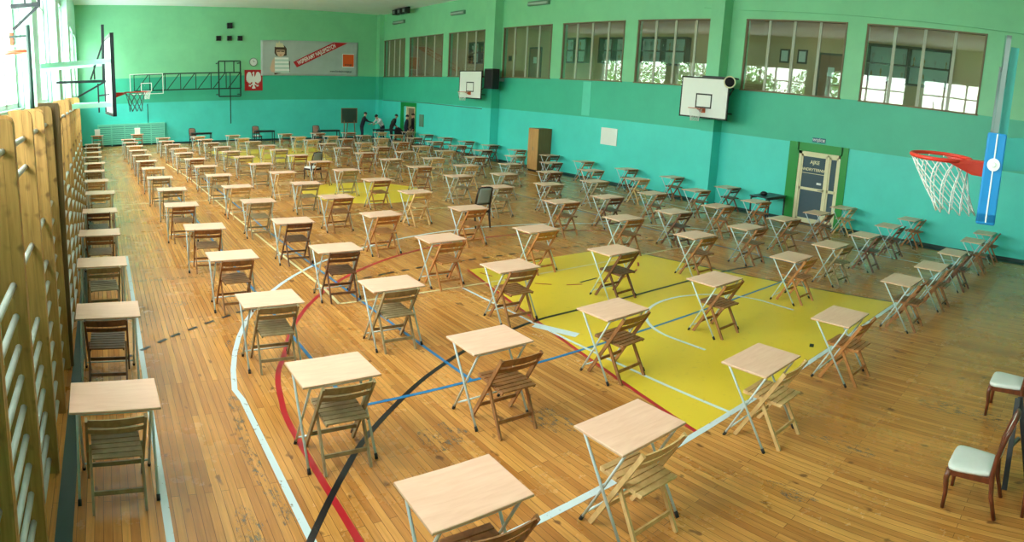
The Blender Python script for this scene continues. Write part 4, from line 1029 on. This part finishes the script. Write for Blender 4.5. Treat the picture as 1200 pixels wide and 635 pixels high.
# ------------------------------------------------------------------ people (far corner)
def person(label, loc, rz, J, cloth_top, cloth_low, sc=1.0, group=None):
    """J: joint positions (local, facing -y); one continuous skinned body"""
    names=['pel','chest','neck','head','crown','shl','ell','wrl','shr','elr','wrr','hil','knl','anl','tol','hir','knr','anr','tor']
    ed=[('pel','chest'),('chest','neck'),('neck','head'),('head','crown'),('chest','shl'),('shl','ell'),('ell','wrl'),('chest','shr'),('shr','elr'),('elr','wrr'),('pel','hil'),('hil','knl'),('knl','anl'),('anl','tol'),('pel','hir'),('hir','knr'),('knr','anr'),('anr','tor')]
    R={'pel':.135,'chest':.15,'neck':.055,'head':.092,'crown':.075,'shl':.07,'ell':.045,'wrl':.03,'shr':.07,'elr':.045,'wrr':.03,'hil':.095,'knl':.06,'anl':.042,'tol':.035,'hir':.095,'knr':.06,'anr':.042,'tor':.035}
    V=[Vector(J[n]) for n in names]; E=[(names.index(a),names.index(b)) for a,b in ed]; rad=[R[n] for n in names]
    for s in ('l','r'):
        w=V[names.index('wr'+s)]; d=(w-V[names.index('el'+s)]).normalized()
        side=d.cross(Vector((0,0,1))); side=side.normalized() if side.length>1e-3 else Vector((1,0,0))
        palm=len(V); V.append(w+d*0.07); rad.append(0.03); E.append((names.index('wr'+s),palm))
        for i in range(5):
            L=(0.055,0.075,0.08,0.075,0.06)[i]; off=side*(i-2)*0.02
            base=w+d*(0.03 if i==0 else 0.085)+off*(1.6 if i==0 else 1)
            a=len(V); V.append(base); V.append(base+d*L*0.6+off*0.4+Vector((0,0,-0.01))); V.append(base+d*L+off*0.4+Vector((0,0,-0.035)))
            rad+= [0.010,0.009,0.008]; E+=[(palm,a),(a,a+1),(a+1,a+2)]
    me=bpy.data.meshes.new('person'); me.from_pydata([tuple(v) for v in V],E,[])
    tmp=bpy.data.objects.new('person',me); COL.objects.link(tmp)
    sk=tmp.modifiers.new('skin','SKIN'); 
    for i,v in enumerate(me.skin_vertices[0].data): v.radius=(rad[i],rad[i]); v.use_root=(i==0)
    sb=tmp.modifiers.new('sub','SUBSURF'); sb.levels=1; sb.render_levels=1
    dg=bpy.context.evaluated_depsgraph_get(); m2=bpy.data.meshes.new_from_object(tmp.evaluated_get(dg))
    bpy.data.objects.remove(tmp)
    m2.materials.clear()
    for m in (cloth_top,cloth_low,M['skin'],M['black']): m2.materials.append(m)
    segs=[(V[names.index(a)],V[names.index(b)],n) for a,b,n in (('pel','chest',0),('chest','neck',0),('chest','shl',0),('chest','shr',0),('shl','ell',0),('ell','wrl',0),('shr','elr',0),('elr','wrr',0),('pel','hil',1),('hil','knl',1),('knl','anl',1),('pel','hir',1),('hir','knr',1),('knr','anr',1),('anl','tol',3),('anr','tor',3),('neck','head',2),('head','crown',2))]
    for s in ('l','r'):
        w=V[names.index('wr'+s)]; d=(w-V[names.index('el'+s)]).normalized(); segs.append((w+d*0.03,w+d*0.2,2))
    for p in m2.polygons:
        c=p.center; best=9; bi=0
        for a,b,n in segs:
            ab=b-a; t=max(0,min(1,(c-a).dot(ab)/max(ab.length_squared,1e-9))); dd=(c-(a+ab*t)).length
            if dd<best: best=dd; bi=n
        p.material_index=bi; p.use_smooth=True
    root=thing('person',label,'person',loc,rz,group); root.scale=(sc,sc,sc)
    o=bpy.data.objects.new('body',m2); COL.objects.link(o); o.parent=root
    h=V[names.index('head')]; cr=V[names.index('crown')]; ax=(cr-h).normalized()
    back=Vector((0,1,0))-ax*ax.y; back.normalize()
    # hair cap over top and back of the head
    hb=MB(); k=len(hb.v)
    q=ax.cross(back).normalized(); ctr=h+ax*0.03
    nl=10
    for i in range(7):
        ph=radians(100*i/6)
        for j in range(nl):
            th=2*pi*j/nl; r=0.106*sin(ph); lim=1.0
            hb.v.append(tuple(ctr+ax*0.112*cos(ph)+(q*cos(th)+back*sin(th))*r+back*0.018))
    for i in range(6):
        for j in range(nl): hb.face((i*nl+j,i*nl+(j+1)%nl,(i+1)*nl+(j+1)%nl,(i+1)*nl+j),0,True)
    hb.face([6*nl+j for j in range(nl)])
    hb.build('hair',M['hair'],root)
    # face: nose, eyes, mouth, ears
    fr_=-back
    MB().prism([tuple(h+fr_*0.085+q*0.012),tuple(h+fr_*0.085-q*0.012),tuple(h+fr_*0.085+ax*0.04)],tuple(fr_*0.022)).build('nose',M['skin'],root)
    for s in (-1,1):
        MB().lathe([(0.006,-0.01),(0.02,0.0),(0.006,0.01)],8,tuple(h+q*s*0.092+ax*0.01),axis='x').build('ear',M['skin'],root)
        MB().lathe([(0.004,-0.004),(0.009,0),(0.004,0.004)],8,tuple(h+fr_*0.086+q*s*0.033+ax*0.035),axis='y').build('eye',M['hair'],root)
    MB().bar(tuple(h+fr_*0.084-q*0.022-ax*0.04),tuple(h+fr_*0.084+q*0.022-ax*0.04),0.006,0.008).build('mouth',M['rim_o'],root)
    return root
def pose(lean=(0,0), arms=None, stance=0.1, hz=0.92, twist=0):
    """lean = forward (-y), sideways (+x) of the chest"""
    ly,lx=lean; p=Vector((0,0,hz)); L=0.42
    up_=Vector((lx,-ly,1)).normalized(); ch=p+up_*L; nk=ch+up_*0.17; hd=nk+(up_+Vector((0,0,0.6))).normalized()*0.13; cr=hd+(up_+Vector((0,0,0.6))).normalized()*0.09
    J=dict(pel=p,chest=ch,neck=nk,head=hd,crown=cr)
    for s,q in (('l',-1),('r',1)):
        sh=ch+Vector((q*0.19,0,0.08)); J['sh'+s]=sh
        e,w=(arms or {}).get(s,(Vector((q*0.06,0.02,-0.29)),Vector((q*0.02,-0.10,-0.25))))
        J['el'+s]=sh+Vector(e); J['wr'+s]=J['el'+s]+Vector(w)
        J['hi'+s]=p+Vector((q*0.10,0,-0.06)); J['kn'+s]=Vector((q*stance,-0.04,0.50)); J['an'+s]=Vector((q*stance*1.1,0.0,0.075)); J['to'+s]=Vector((q*stance*1.2,-0.16,0.04))
    return J
PG='people in the far corner'
fwd=dict(l=((-0.03,-0.20,-0.20),(0.02,-0.24,-0.05)),r=((0.03,-0.20,-0.20),(-0.02,-0.24,-0.05)))
person('person in dark clothes standing just right of the blackboard',(14.55,33.75,0),radians(80),pose((0.35,0),fwd),M['navy'],M['navy'],0.99,PG)
person('person in a white shirt stooping over the corner table',(15.98,33.95,0),radians(-75),pose((1.05,0),fwd),M['shirt'],M['navy'],1.0,PG)
person('person in dark clothes stooping with hands at the waist left of the doorway',(15.80,32.45,0),radians(75),pose((0.55,0.1),dict(l=((-0.16,0.12,-0.18),(0.12,-0.16,-0.14)),r=((0.16,0.12,-0.18),(-0.12,-0.16,-0.14)))),M['black_dull'],M['black_dull'],0.98,PG)
jk=thing('dark_jacket','dark jacket hanging over a chair back left of the doorway','jacket',(16.3,32.35,0.35))
q=MB(); q.prism([(-0.28,-0.12,0.0),(0.25,-0.12,0.1),(0.32,-0.10,0.22),(0.10,-0.06,0.50),(-0.18,-0.06,0.62),(-0.30,-0.1,0.40)],(0,0.2,0)); bevel(q.build('jacket_body',M['black_dull'],jk),0.05,3)
for q_ in (-0.2,0.2): MB().bar((q_,0.0,0.12),(q_,0.0,-0.35),0.03,0.03).build('chair_leg',M['black_steel'],jk)
person('person in dark clothes standing at the left of the far doorway',(16.38,31.75,0),radians(60),pose((0.15,0)),M['navy'],M['navy'],0.94,PG)
person('taller person in dark clothes standing in the far doorway',(17.02,32.0,0),radians(-100),pose((0.1,0)),M['black_dull'],M['navy'],0.98,PG)

# ------------------------------------------------------------------ trees outside the left windows (seen mirrored in the gallery glass)
def tree(label,x,y,h,r,seed):
    rn=random.Random(seed); t=thing('tree',label,'tree',(x,y,-2),0,'trees outside the windows')
    MB().tube([(0,0,0),(0.1,0.1,h*0.5),(0,0,h*0.8)],[0.22,0.17,0.08],8).build('trunk',M['trunk'],t)
    mb=MB()
    for i in range(3500):
        th=rn.uniform(0,2*pi); u=rn.uniform(-1,1); q=r*rn.random()**0.4
        c=Vector((q*cos(th)*(1-u*u)**.5,q*sin(th)*(1-u*u)**.5,h*0.62+q*u*1.1)); s=rn.uniform(0.08,0.18)
        a=Vector((rn.uniform(-1,1),rn.uniform(-1,1),rn.uniform(-1,1))).normalized()*s; b=a.orthogonal().normalized()*s*0.6
        k=len(mb.v); mb.v+=[tuple(c+a),tuple(c+b),tuple(c-a),tuple(c-b)]; mb.face((k,k+1,k+2,k+3))
    mb.build('foliage',M['leaf'],t)
for i,(x,y,h,r) in enumerate([(-9,20.5,9.5,3.0),(-10,34,10,3.2),(-9.5,27.2,9,3.0),(-11,42,10,3.5)]):
    tree(['nearest leafy tree outside, mirrored in the gallery glass','second leafy tree outside, mirrored in far gallery glass','leafy tree outside between two others, mirrored in gallery glass','farthest leafy tree outside the end windows'][i],x,y,h,r,i)

# ------------------------------------------------------------------ light
wd=bpy.data.worlds.new('sky'); SC.world=wd; wd.use_nodes=True
bg=wd.node_tree.nodes['Background']; 
tcw=wd.node_tree.nodes.new('ShaderNodeTexCoord'); spw=wd.node_tree.nodes.new('ShaderNodeSeparateXYZ'); rpw=wd.node_tree.nodes.new('ShaderNodeValToRGB')
wd.node_tree.links.new(tcw.outputs['Generated'],spw.inputs[0]); wd.node_tree.links.new(spw.outputs['Z'],rpw.inputs['Fac'])
e=rpw.color_ramp.elements; e[0].position=0.0; e[0].color=(0.62,0.63,0.60,1); e[1].position=0.02; e[1].color=(0.80,0.80,0.78,1); e2=e.new(0.6); e2.color=(1.0,0.985,0.96,1)
wd.node_tree.links.new(rpw.outputs['Color'],bg.inputs['Color']); bg.inputs['Strength'].default_value=28.5
for n,(a,b) in enumerate(LW):
    la=bpy.data.lights.new('window_daylight','AREA'); la.shape='RECTANGLE'; la.size=LZ1-LZ0; la.size_y=b-a; la.cycles.is_portal=True
    o=bpy.data.objects.new('window_daylight',la); COL.objects.link(o); o.location=(XL-0.25,(a+b)/2,(LZ0+LZ1)/2); o.rotation_euler=(0,-pi/2,0)
for y in (2,9.5,14,18.5,22,26,30.5,34):  # unseen lights added to brighten the corridor behind the glass
    la=bpy.data.lights.new('corridor_fill','AREA'); la.shape='RECTANGLE'; la.size=0.3; la.size_y=1.4; la.energy=9; la.color=(1.0,0.92,0.78)
    o=bpy.data.objects.new('corridor_fill',la); COL.objects.link(o); o.location=(18.3,y,6.55)
la=bpy.data.lights.new('passage_light','POINT'); la.energy=15; la.shadow_soft_size=0.1; o=bpy.data.objects.new('passage_light',la); COL.objects.link(o); o.location=(17.7,32.2,1.9)  # bare point light added inside the passage, with no fixture

SC.view_settings.view_transform='Standard'; SC.view_settings.look='None'; SC.view_settings.gamma=1.0; SC.view_settings.exposure=0.0; SC.view_settings.use_curve_mapping=False
SC.cycles.max_bounces=10; SC.cycles.diffuse_bounces=6; SC.cycles.glossy_bounces=4; SC.cycles.transparent_max_bounces=16; SC.cycles.use_denoising=True
SC.cycles.caustics_reflective=False; SC.cycles.caustics_refractive=False
